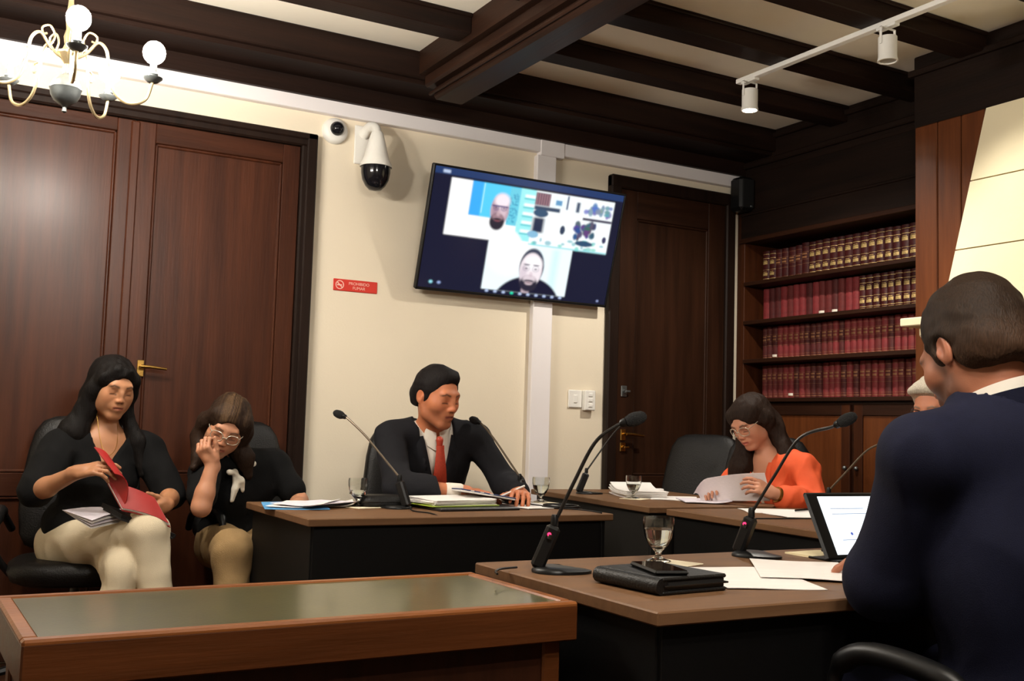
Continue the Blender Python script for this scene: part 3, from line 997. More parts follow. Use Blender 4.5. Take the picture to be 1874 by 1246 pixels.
# ------------------------------------------------------------------ organic shapes: signed distances meshed with surface nets
class SDF:
    def __init__(s):
        s.ops = []
        s.disp = None

    def _add(s, op, k, fn, lo, hi):
        s.ops.append((op, k, fn, np.array(lo), np.array(hi)))
        return s

    def cone(s, a, b, ra, rb, k=.02, op='u'):
        a, b = np.array(a, float), np.array(b, float)
        ab = b - a
        L2 = max(ab @ ab, 1e-12)
        def fn(P):
            t = np.clip(((P - a) @ ab) / L2, 0, 1)
            return np.linalg.norm(P - (a + t[:, None] * ab), axis=1) - (ra + (rb - ra) * t)
        r = max(ra, rb)
        return s._add(op, k, fn, np.minimum(a, b) - r, np.maximum(a, b) + r)

    def chain(s, pts, rs, k=.02, op='u'):
        for i in range(len(pts) - 1):
            s.cone(pts[i], pts[i + 1], rs[i], rs[i + 1], k, op)
        return s

    def ell(s, c, r, M=None, k=.02, op='u'):
        c, r = np.array(c, float), np.array(r, float)
        M = np.eye(3) if M is None else np.array(M, float)
        def fn(P):
            q = (P - c) @ M
            k0 = np.linalg.norm(q / r, axis=1)
            k1 = np.linalg.norm(q / (r * r), axis=1) + 1e-9
            return k0 * (k0 - 1.0) / k1
        m = r.max()
        return s._add(op, k, fn, c - m, c + m)

    def box(s, c, h, M=None, rd=.01, k=.02, op='u'):
        c, h = np.array(c, float), np.array(h, float)
        M = np.eye(3) if M is None else np.array(M, float)
        def fn(P):
            q = np.abs((P - c) @ M) - (h - rd)
            return np.linalg.norm(np.maximum(q, 0), axis=1) + np.minimum(q.max(axis=1), 0) - rd
        m = np.linalg.norm(h)
        return s._add(op, k, fn, c - m, c + m)

    def cut(s, pt, n, k=.005):
        """keep the side opposite to n"""
        pt, n = np.array(pt, float), np.array(n, float)
        n = n / np.linalg.norm(n)
        return s._add('i', k, lambda P: (P - pt) @ n, (-1e9,) * 3, (1e9,) * 3)

    def fncut(s, f, k=.005):
        return s._add('i', k, f, (-1e9,) * 3, (1e9,) * 3)

    def bounds(s):
        lo = np.min([o[3] for o in s.ops if o[0] == 'u'], axis=0)
        hi = np.max([o[4] for o in s.ops if o[0] == 'u'], axis=0)
        return lo - .015, hi + .015

    def __call__(s, P, band=.05):
        d = np.full(len(P), 1.0)
        for op, k, fn, lo, hi in s.ops:
            m = band + k
            ix = np.nonzero(np.all((P > lo - m) & (P < hi + m), axis=1))[0]
            if len(ix) == 0:
                continue
            e = fn(P[ix])
            a = d[ix]
            if op == 'u':
                h = np.clip(.5 + .5 * (e - a) / k, 0, 1) if k > 0 else (e > a) * 1.0
                d[ix] = e + (a - e) * (1 - h) * 1.0 - k * h * (1 - h) if False else (e * (1 - h) + a * h - k * h * (1 - h))
            else:
                if op == 's':
                    e = -e
                h = np.clip(.5 - .5 * (e - a) / k, 0, 1) if k > 0 else (e < a) * 1.0
                d[ix] = e * (1 - h) + a * h + k * h * (1 - h)
        if s.disp is not None:
            d = d + s.disp(P)
        return d

def surface(S, h, extra=0.0):
    """sparse surface-net mesh of the zero set of S at cell size h"""
    lo, hi = S.bounds()
    lo, hi = lo - extra, hi + extra
    H = h * 8
    n = np.ceil((hi - lo) / H).astype(int) + 1
    g = np.stack(np.meshgrid(*[np.arange(k) for k in n], indexing='ij'), -1).reshape(-1, 3)
    for lev in range(3):
        c = lo + (g + .5) * H
        d = S(c, H * 1.6 + .02)
        g = g[np.abs(d) < H * 1.35 + .002]
        off = np.array([(i, j, k) for i in (0, 1) for j in (0, 1) for k in (0, 1)])
        g = (g[:, None, :] * 2 + off).reshape(-1, 3)
        H /= 2
    N = (n * 8 + 2).astype(np.int64)
    lidx = lambda q: (q[..., 0].astype(np.int64) * N[1] + q[..., 1]) * N[2] + q[..., 2]
    off = np.array([(i, j, k) for i in (0, 1) for j in (0, 1) for k in (0, 1)])
    cid = np.unique(lidx(g))
    g = np.stack([cid // (N[1] * N[2]), (cid // N[2]) % N[1], cid % N[2]], -1)
    co = g[:, None, :] + off
    ci = lidx(co)
    uq, inv = np.unique(ci.ravel(), return_inverse=True)
    up = np.stack([uq // (N[1] * N[2]), (uq // N[2]) % N[1], uq % N[2]], -1)
    val = S(lo + up * h, h * 3 + .01)
    cv = val[inv].reshape(-1, 8)
    neg = cv < 0
    act = neg.any(1) & ~neg.all(1)
    g, cv, cid = g[act], cv[act], cid[act]
    acc = np.zeros((len(g), 3))
    cnt = np.zeros(len(g))
    for a in range(8):
        for b in range(a + 1, 8):
            df = off[b] - off[a]
            if np.abs(df).sum() != 1:
                continue
            m = (cv[:, a] < 0) != (cv[:, b] < 0)
            t = np.where(m, cv[:, a] / (cv[:, a] - cv[:, b] + 1e-20), 0)
            p = off[a] + t[:, None] * df
            acc += np.where(m[:, None], p, 0)
            cnt += m
    V = lo + (g + acc / cnt[:, None]) * h
    # quads
    faces = []
    uval = dict()
    pos = np.searchsorted(uq, lidx(g))
    for ax in range(3):
        e = np.zeros(3, int)
        e[ax] = 1
        u, w = np.zeros(3, int), np.zeros(3, int)
        u[(ax + 1) % 3] = 1
        w[(ax + 2) % 3] = 1
        v0 = cv[:, 0]
        v1 = cv[:, int(e[0] * 4 + e[1] * 2 + e[2])]
        m = (v0 < 0) != (v1 < 0)
        gi = g[m]
        q = []
        ok = np.ones(len(gi), bool)
        for dd in (0 * u, -u, -u - w, -w):
            l = lidx(gi + dd)
            p = np.searchsorted(cid, l)
            p = np.clip(p, 0, len(cid) - 1)
            ok &= cid[p] == l
            q.append(p)
        q = np.stack(q, 1)[ok]
        flip = (v0[m] < 0)[ok]
        q[~flip] = q[~flip][:, ::-1]
        faces.append(q)
    return V, np.concatenate(faces)[:, ::-1]

def np_mesh(name, V, F, m, parent, colors=None, smooth=True, label=None, origin=(0, 0, 0)):
    me = bpy.data.meshes.new(name)
    V = np.asarray(V, np.float32) - np.array(origin, np.float32)
    me.vertices.add(len(V))
    me.vertices.foreach_set('co', V.ravel())
    me.loops.add(F.size)
    me.loops.foreach_set('vertex_index', F.astype(np.int32).ravel())
    me.polygons.add(len(F))
    me.polygons.foreach_set('loop_start', np.arange(0, F.size, 4, dtype=np.int32))
    me.update(calc_edges=True)
    me.validate()
    if colors is not None:
        ca = me.color_attributes.new('Col', 'FLOAT_COLOR', 'POINT')
        ca.data.foreach_set('color', np.concatenate([colors, np.ones((len(colors), 1))], 1).astype(np.float32).ravel())
    if smooth:
        me.shade_smooth()
    me.materials.append(m)
    o = bpy.data.objects.new(name, me)
    COL.objects.link(o)
    if parent is not None:
        o.parent = parent
    if label:
        o['label'] = label
    return o

def relax(V, F, it=1, lam=.5):
    """light smoothing that irons out the grid"""
    e = np.concatenate([F[:, [0, 1]], F[:, [1, 2]], F[:, [2, 3]], F[:, [3, 0]]])
    for _ in range(it):
        acc = np.zeros_like(V)
        cnt = np.zeros(len(V))
        for a, b in ((0, 1), (1, 0)):
            for k in range(3):
                acc[:, k] += np.bincount(e[:, a], V[e[:, b], k], len(V))
            cnt += np.bincount(e[:, a], None, len(V))
        V = V + lam * (acc / np.maximum(cnt, 1)[:, None] - V)
    return V

def wav(freqs, amp, seed=0, dirs=None):
    """smooth pseudo-noise from a few warped sines: folds of cloth, locks of hair"""
    r_ = np.random.default_rng(seed)
    W = []
    for f in freqs:
        for _ in range(3):
            d = r_.normal(size=3)
            if dirs is not None:
                d = d * np.array(dirs)
            d /= np.linalg.norm(d)
            W.append((d * f, r_.random() * 6.28, r_.normal(size=3) * f * .35, r_.random() * 6.28))
    def fn(P):
        out = np.zeros(len(P))
        for w, ph, w2, ph2 in W:
            out += np.sin(P @ w + ph + 1.2 * np.sin(P @ w2 + ph2))
        return amp * out / len(W) ** .5
    return fn

def frame(fwd, roll=0.0, up=(0, 0, 1)):
    """columns: right, forward, up"""
    f = np.array(fwd, float)
    f /= np.linalg.norm(f)
    x = np.cross(f, np.array(up, float))
    x /= np.linalg.norm(x)
    u = np.cross(x, f)
    c, s_ = math.cos(roll), math.sin(roll)
    x, u = c * x + s_ * u, c * u - s_ * x
    return np.stack([x, f, u], 1)

def look(yaw, pitch, roll=0.0):
    """yaw: heading in the ground plane (0 = +x), pitch: up positive; degrees"""
    y, p = R(yaw), R(pitch)
    return frame((math.cos(y) * math.cos(p), math.sin(y) * math.cos(p), math.sin(p)), R(roll))

class Head:
    """head in its own frame: x right, y forward, z up, centre between the ears"""
    def __init__(s, c, M, sc=1.0, male=False, jaw=1.0, skin=(188, 132, 100), lip=(150, 78, 66), brow=(40, 26, 20), stubble=0.0, blush=.15, eyes_open=False):
        s.c, s.M, s.sc, s.male, s.jaw = np.array(c, float), np.array(M), sc, male, jaw
        s.skin, s.lip, s.brow = np.array(lin(skin)), np.array(lin(lip)), np.array(lin(brow))
        s.stubble, s.blush, s.eyes_open = stubble, blush, eyes_open

    def w(s, p):
        return s.c + s.M @ (np.array(p, float) * s.sc)

    def loc(s, P):
        return ((P - s.c) @ s.M) / s.sc

    def add(s, S, neck=None, neck_r=(.052, .06)):
        w, q, M = s.w, s.sc, s.M
        E = lambda c, r, k, op='u', MM=None: S.ell(w(c), np.array(r) * q, M if MM is None else M @ MM, k * q, op)
        j = s.jaw
        E((0, -.016, .030), (.0745, .096, .086), .02)
        E((0, .026, -.028), (.0610 * j, .066, .078), .035)
        for sx in (-1, 1):
            S.chain([w((sx * .056 * j, -.008, -.040)), w((sx * .050 * j, .012, -.072)), w((sx * .018 * j, .066, -.101))], [.017 * q, .016 * q, .017 * q], .03 * q)
            E((sx * .040, .052, -.024), (.024, .023, .022), .034)
            if not s.male:
                E((sx * .036, .040, -.055), (.024, .030, .028), .03)
        E((0, .070, -.099), (.020 * j, .017, .015), .02)
        S.cone(w((-.034, .078, .024)), w((.034, .078, .024)), .011 * q, .011 * q, .02 * q)
        for sx in (-1, 1):
            E((sx * .0315, .101, -.001), (.0175, .018, .0110), .012, 's')
            E((sx * .0315, .0735, -.001), (.0155, .0135, .0120), .004)          # eyeball under its lid
            S.cone(w((sx * .018, .0845, .0085)), w((sx * .044, .077, .0075)), .0034 * q, .003 * q, .006 * q)
            S.cone(w((sx * .019, .0825, -.0115)), w((sx * .043, .076, -.0105)), .003 * q, .0025 * q, .007 * q)
        nz = 1.0 if s.male else .84
        S.chain([w((0, .084, .020)), w((0, .094, .000)), w((0, .106 - .004 * (not s.male), -.026))], [.0085 * q * nz, .0075 * q * nz, .0092 * q * nz], .014 * q)
        E((0, .106 - .004 * (not s.male), -.031), (.0098 * nz, .0105 * nz, .0085 * nz), .008)
        for sx in (-1, 1):
            E((sx * .0118, .097, -.0335), (.0072, .0095, .0066), .008)
            E((sx * .0062, .1045, -.0415), (.0036, .0045, .0034), .004, 's')
        E((0, .084, -.062), (.027, .014, .020), .02)
        S.chain([w((-.0225, .0845, -.0625)), w((-.008, .0945, -.0565)), w((0, .0955, -.0578)), w((.008, .0945, -.0565)), w((.0225, .0845, -.0625))], [.0022 * q, .0048 * q, .005 * q, .0048 * q, .0022 * q], .006 * q)
        S.chain([w((-.0205, .0845, -.0655)), w((0, .0940, -.0705)), w((.0205, .0845, -.0655))], [.0025 * q, .0062 * q, .0025 * q], .006 * q)
        S.chain([w((-.024, .0875, -.0635)), w((0, .1000, -.0632)), w((.024, .0875, -.0635))], [.0013 * q, .0017 * q, .0013 * q], .004 * q, 's')
        for sx in (-1, 1):
            a = R(14) * sx
            T = np.array([[math.cos(a), -math.sin(a) , 0], [math.sin(a), math.cos(a), 0], [0, 0, 1]])
            E((sx * .0775, -.014, -.004), (.0085, .0195, .0315), .006, 'u', T)
            E((sx * .0855, -.010, .000), (.0065, .0115, .0205), .005, 's', T)
            E((sx * .0785, .000, -.008), (.0045, .0055, .010), .005)
        if neck is not None:
            S.cone(w((0, -.030, -.045)), neck, neck_r[0] * q, neck_r[1] * q, .03)

    def colors(s, P, base=None):
        L = s.loc(P)
        x, y, z = L[:, 0], L[:, 1], L[:, 2]
        ax = np.abs(x)
        C = np.tile(s.skin, (len(P), 1)) if base is None else base
        near = (np.linalg.norm(L, axis=1) < .15)
        def mix(w, col):
            w = (np.clip(w, 0, 1) * near)[:, None]
            C[:] = C * (1 - w) + np.array(col) * w
        g = lambda d2: np.exp(-d2)
        sk = s.skin
        mix(s.blush * g(((ax - .042) / .02) ** 2 + ((z + .03) / .022) ** 2) * (y > .03), sk * np.array([1.1, .72, .66]))
        mix(.35 * g((x / .012) ** 2 + ((z + .03) / .012) ** 2) * (y > .09), sk * np.array([1.08, .75, .68]))
        if s.stubble:
            m = s.stubble * np.clip((-.036 - z) / .012, 0, 1) * np.clip((y + .02) / .02, 0, 1) * np.clip((z + .14) / .02, 0, 1)
            m = np.maximum(m, s.stubble * g(((ax - .066) / .012) ** 2 + ((y - .012) / .016) ** 2) * np.clip((.0 - z) / .02, 0, 1))
            mix(m, sk * .30 + s.brow * .3)
        zu = -.0580 + .1 * np.maximum(ax - .008, 0) * -1.6
        lipm = g(((z + .0640) / .0072) ** 4) * np.clip((.0245 - ax) / .004, 0, 1) * (y > .078)
        mix(lipm * .85, s.lip)
        mix(g(((z + .0634) / .0018) ** 2) * np.clip((.024 - ax) / .004, 0, 1) * (y > .074) * .8, s.lip * .35)
        bz = .0215 + .006 * np.clip((ax - .015) / .02, 0, 1) - .009 * np.clip((ax - .036) / .014, 0, 1)
        mix(g(((z - bz) / .0042) ** 2) * np.clip((ax - .012) / .004, 0, 1) * np.clip((.053 - ax) / .006, 0, 1) * (y > .055) * .9, s.brow)
        # lash line, and a browner tint around the eye
        ez = -.0085 if not s.eyes_open else .0030
        mix(.28 * g(((ax - .0315) / .016) ** 2 + ((z - .001) / .009) ** 2) * (y > .055), sk * np.array([.70, .56, .52]))
        mix(g(((z - ez + 9 * (ax - .0315) ** 2) / .0024) ** 2) * np.clip((.0155 - np.abs(ax - .0315)) / .004, 0, 1) * (y > .058) * .95, s.brow * .4)
        mix(.9 * g(((ax - .0062) / .0032) ** 2 + ((z + .0415) / .003) ** 2) * (y > .095), sk * .12)
        mix(.25 * g(((ax - .078) / .02) ** 2 + ((z + .0) / .03) ** 2 + ((y + .012) / .02) ** 2), sk * np.array([1.1, .7, .62]))
        return C

def hand(S, wrist, M, side, curl=(.35, .4, .45, .5), sc=1.0, thumb=(.75, .62, -.25), tcurl=.35, spread=.10, k=.0045):
    """M columns: thumb-side-right axis x, fingers y, back of hand z; side = +1 puts the thumb at +x"""
    W = np.array(wrist, float)
    w = lambda p: W + M @ (np.array(p, float) * sc)
    tips = []
    S.box(w((0, .047, 0)), np.array((.039, .044, .0135)) * sc, M, .013 * sc, .012)
    S.cone(w((0, -.02, 0)), w((0, .03, 0)), .024 * sc, .026 * sc, .015)
    S.ell(w((side * .026, .030, -.010)), np.array((.017, .028, .014)) * sc, M, .01)
    lens = [(.043, .026, .021), (.048, .029, .022), (.044, .027, .021), (.035, .021, .019)]
    for i in range(4):
        bx = side * (.030 - .0205 * i)
        p = np.array((bx, .086 - .004 * abs(i - 1.2), .002))
        az = side * spread * (1.3 - i) * .8
        a = 0.0
        pts = [w(p - np.array((0, .02, 0)))]
        pts.append(w(p))
        for j in range(3):
            a += curl[i] * (0.8, 1.15, .8)[j]
            d = np.array((math.sin(az) * math.cos(a), math.cos(az) * math.cos(a), -math.sin(a)))
            p = p + d * lens[i][j]
            pts.append(w(p))
        S.chain(pts, [.0098 * sc, .0094 * sc, .0086 * sc, .0080 * sc, .0068 * sc], k)
        tips.append(pts[-1])
    t = np.array((thumb[0] * side, thumb[1], thumb[2]), float)
    t /= np.linalg.norm(t)
    p = np.array((side * .026, .016, -.008))
    pts = [w(p)]
    p = p + t * .040
    pts.append(w(p))
    t2 = t * math.cos(tcurl) + np.array((0, 1, 0)) * math.sin(tcurl)
    t2 /= np.linalg.norm(t2)
    p = p + t2 * .032
    pts.append(w(p))
    p = p + t2 * .024
    pts.append(w(p))
    S.chain(pts, [.0135 * sc, .0112 * sc, .0100 * sc, .0080 * sc], .006)
    return tips

SKIN = vcol_mat('skin', rough=0.48, spec=0.35, bump=0.06, bscale=350, sss=0.12)
def hair_mat(name):
    return vcol_mat(name, rough=0.6, spec=0.12, var=0.45, vscale=50, stretch=(7, 7, .7), bump=.5, bscale=50)
# ------------------------------------------------------------------ office chairs
def superring(cx, cy, z, hw, hd, n=28, e=3.0, tilt=0.0):
    out = []
    for i in range(n):
        a = 2 * math.pi * i / n
        c, s_ = math.cos(a), math.sin(a)
        out.append((cx + math.copysign(abs(c) ** (2 / e), c) * hw, cy + math.copysign(abs(s_) ** (2 / e), s_) * hd + tilt, z))
    return out

def loft(rings):
    n = len(rings[0])
    m = MB()
    vs = [p for r in rings for p in r]
    fs = [tuple(range(n))[::-1], tuple((len(rings) - 1) * n + i for i in range(n))]
    for j in range(len(rings) - 1):
        for i in range(n):
            k = (i + 1) % n
            fs.append((j * n + i, j * n + k, (j + 1) * n + k, (j + 1) * n + i))
    return m.add(vs, fs)

def make_chair(label, loc, rz):
    """black leather office chair; origin under the seat, facing +y in its own frame"""
    t = thing('office_chair', label, 'chair', loc, rz, 'black leather office chairs')
    loft([superring(0, 0, .40, .20, .19), superring(0, 0, .415, .235, .225), superring(0, 0, .45, .25, .24), superring(0, 0, .475, .245, .235),
          superring(0, 0, .492, .22, .21), superring(0, 0, .497, .15, .14)]).build('seat', LEATHER, t, angle=80)
    rings = []
    for z, hw, hd in ((.50, .17, .02), (.515, .205, .036), (.56, .228, .046), (.66, .238, .050), (.78, .232, .050), (.90, .215, .047), (.98, .195, .042), (1.025, .165, .034), (1.045, .12, .02), (1.05, .06, .008)):
        rings.append(superring(0, -.235 - (z - .5) * .16, z, hw, hd, e=3.4))
    loft(rings).build('backrest', LEATHER, t, angle=80)
    MB().tube([(0, -.19, .43), (0, -.255, .47), (0, -.29, .60)], [.028, .028, .02], 10).build('back_support', PLASTIC, t)
    for sx in (-1, 1):
        MB().tube(catmull([(sx * .235, .06, .44), (sx * .285, .10, .52), (sx * .288, .12, .62), (sx * .285, .06, .672), (sx * .285, -.06, .672), (sx * .282, -.16, .645), (sx * .255, -.24, .58)], 5),
                  [.014] * 12 + [.021] * 12 + [.015] * 7, 10).build('armrest', PLASTIC, t)
    MB().lathe([(.03, .08), (.03, .24), (.02, .24), (.02, .40), (.06, .40), (.06, .42)], n=16).build('gas_column', METAL, t)
    for k in range(5):
        a = k * 2 * math.pi / 5 + .3
        ca, sa = math.cos(a), math.sin(a)
        lg = MB().tube([(0, 0, .105), (ca * .15, sa * .15, .095), (ca * .29, sa * .29, .07)], [.024, .020, .014], 8).build('base_leg', PLASTIC, t)
        MB().lathe([(.001, -.02), (.026, -.02), (.028, -.012), (.028, .012), (.026, .02), (.001, .02)], (ca * .29, sa * .29, .029), 14,
                   M=Matrix.Rotation(a, 4, 'Z') @ Matrix.Rotation(R(90), 4, 'X')).build('caster', PLASTIC, lg)
    return t
CH = [('black leather office chair holding the woman reading a red book', (.60, 4.53, 0), R(172)),
      ('black leather office chair holding the woman with the white neck scarf', (1.375, 4.53, 0), R(194)),
      ('black leather office chair of the man with the red tie', (2.09, 4.43, 0), R(176)),
      ('empty black leather office chair standing before the dark door', (3.48, 4.36, 0), R(115)),
      ('black leather office chair of the woman in the orange jacket', (3.60, 3.80, 0), R(140)),
      ('black leather office chair of the grey-haired person', (3.73, 2.86, 0), R(90)),
      ('black office chair of the man in the navy suit, its armrest in front', (1.80, 1.315, 0), R(2))]
for l_, p_, r_z in CH:
    make_chair(l_, p_, r_z)

# ------------------------------------------------------------------ people
def V3(*a):
    return np.array(a, float)

def tframe(J):
    """torso frame from the joints: columns right, forward, up"""
    r = J['rs'] - J['ls']
    u = J['neck'] - J['pel']
    u = u / np.linalg.norm(u)
    r = r - u * (r @ u)
    r /= np.linalg.norm(r)
    return np.stack([r, np.cross(u, r), u], 1)

def torso(S, J, g=0.0, female=True, k=.05, low=True, sh=.052):
    T = tframe(J)
    L = np.linalg.norm(J['neck'] - J['pel'])
    mid = lambda f, fw=0.0: J['pel'] + (J['neck'] - J['pel']) * f + T[:, 1] * fw
    hw = np.linalg.norm(J['rs'] - J['ls']) / 2
    cw = hw * .82
    S.ell(mid(.70), (cw + g, .098 + g, L * .34 + g), T, k)
    S.ell(mid(.40), (cw * .90 + g, .095 + g, L * .36 + g), T, k)
    if low:
        S.ell(mid(.06), (cw * 1.02 + g, .115 + g, L * .26 + g), T, k)
    if female:
        for sx in (-1, 1):
            S.ell(mid(.62, .070) + T[:, 0] * sx * .070, (.058 + g, .050 + g, .058 + g), T, .05)
    else:
        S.ell(mid(.72, .035), (cw * .85 + g, .085 + g, L * .20 + g), T, k)
    for s_ in ('rs', 'ls'):
        base = mid(.96) + (J[s_] - mid(.96)) * .25
        S.cone(base, J[s_], .050 + g, sh + g, k)

def arm(S, sh, el, wr, g=0.0, stop=None, r=(.047, .039, .037, .026), k=.02):
    """upper arm and forearm; stop = fraction of the whole arm (1 = elbow, 2 = wrist)"""
    stop = 2.0 if stop is None else stop
    f = min(stop, 1.0)
    a, b, c, d = [q + g for q in r]
    S.cone(sh, sh + (el - sh) * f, a, a + (b - a) * f, k)
    if stop > 1:
        f = stop - 1
        m = .32
        mid = el + (wr - el) * m
        if f <= m:
            S.cone(el, el + (wr - el) * f, b, c + .001, k)
        else:
            S.cone(el, mid, b, c + .002, k)
            S.cone(mid, el + (wr - el) * f, c + .002, (c + .002) + (d - c) * (f - m) / (1 - m), k)

def leg(S, hip, kn, an, g=0.0, r=(.082, .060, .052, .040), k=.035):
    S.cone(hip, kn, r[0] + g, r[1] + g, k)
    if an is not None:
        m = kn + (an - kn) * .35
        S.cone(kn, m, r[1] + g, r[2] + g, k)
        S.cone(m, an, r[2] + g, r[3] + g, k)

def strands(seed):
    a, b = wav((70,), 1.0, seed, (1, 1, .12)), wav((190, 260), 1.0, seed + 1, (1, 1, .06))
    return lambda P: .0028 * a(P) + .0016 * b(P)

def neck_hole(S, a, b, r, k=.006):
    S.cone(a, b, r, r * 1.15, k, 's')

def vneck(S, J, zv, slope=1.5, depth=-.02, k=.004, width=.12):
    """cut a V into the front of a garment; zv = lowest point, measured down from the neck base"""
    T = tframe(J)
    c = J['neck']
    def fn(P):
        q = (P - c) @ T
        e1 = (zv + slope * np.abs(q[:, 0]) - q[:, 2]) / math.sqrt(1 + slope ** 2)
        return np.maximum(np.maximum(e1, depth - q[:, 1]), np.abs(q[:, 0]) - width)
    S._add('s', k, fn, c - .45, c + .45)

def fold(seed, amp=.0035, f=(22, 40)):
    a, b = wav(f, 1.0, seed, (1, 1, .55)), wav((f[1] * 1.4,), 1.0, seed + 1, (1, 1, .5))
    def fn(P):
        q = a(P)
        return amp * (1.5 * (np.abs(q) - .65) + .35 * b(P))
    return fn

def finish(S, h, name, m, parent, colors=None, it=1, label=None):
    V, F = surface(S, h)
    V = relax(V, F, it, .5)
    C = None
    if colors is not None:
        C = colors(V) if callable(colors) else np.tile(np.array(lin(colors)), (len(V), 1))
    return np_mesh(name, V, F, m, parent, C, label=label, origin=tuple(parent.location))

def glasses(H, parent, m, lens_r=(.024, .020), bar=.0016, tint=None):
    """spectacles in the head's frame"""
    mb = MB()
    w = lambda p: tuple(H.w(p))
    for sx in (-1, 1):
        ring = []
        for i in range(21):
            a = 2 * math.pi * i / 20
            ring.append(w((sx * .033 + math.copysign(abs(math.cos(a)) ** .75, math.cos(a)) * lens_r[0], .1035 - .012 * abs(sx * .033 + math.cos(a) * lens_r[0]) / .05, -.004 + math.copysign(abs(math.sin(a)) ** .75, math.sin(a)) * lens_r[1])))
        mb.tube(ring, bar, 6, cap=False)
        mb.tube([w((sx * .056, .090, .004)), w((sx * .070, .060, .006)), w((sx * .080, -.005, .008)), w((sx * .080, -.022, -.008))], bar * .9, 6)
    mb.tube([w((-.010, .103, .0)), w((0, .106, .003)), w((.010, .103, .0))], bar, 6)
    return mb.build('eyeglasses', m, parent)

def person(label, loc):
    return thing('person', label, 'person', loc)

CLOTH_BLACK = mat('black_cloth', (13, 13, 14), 0.9, spec=.2, var=0.12, vscale=30, bump=0.2, bscale=500)
CLOTH_WHITE = mat('white_trouser_cloth', (214, 200, 172), 0.85, var=0.03, vscale=20, bump=0.2, bscale=400)
CLOTH_TAN = mat('tan_trouser_cloth', (150, 122, 82), 0.85, var=0.10, vscale=14, bump=0.3, bscale=300)
SUIT_GREY = mat('charcoal_suit', (28, 28, 32), 0.85, spec=.2, var=0.08, vscale=60, bump=0.2, bscale=600)
SUIT_NAVY = mat('navy_suit', (17, 19, 38), 0.85, spec=.2, var=0.10, vscale=50, bump=0.2, bscale=600)
SHIRT = mat('white_shirt', (226, 218, 206), 0.75, var=0.02, vscale=30)
TIE = mat('red_tie', (176, 62, 42), 0.5, var=0.15, vscale=120, stretch=(1, 1, 1))
ORANGE = mat('orange_jacket', (222, 88, 44), 0.75, var=0.05, vscale=30, bump=0.15, bscale=500)
CREAM = mat('cream_top', (226, 208, 180), 0.75, var=0.03, vscale=30)
SHOE = mat('black_shoe_leather', (22, 20, 19), 0.35)
SCARF = mat('white_scarf', (214, 206, 190), 0.75, var=0.08, vscale=60)

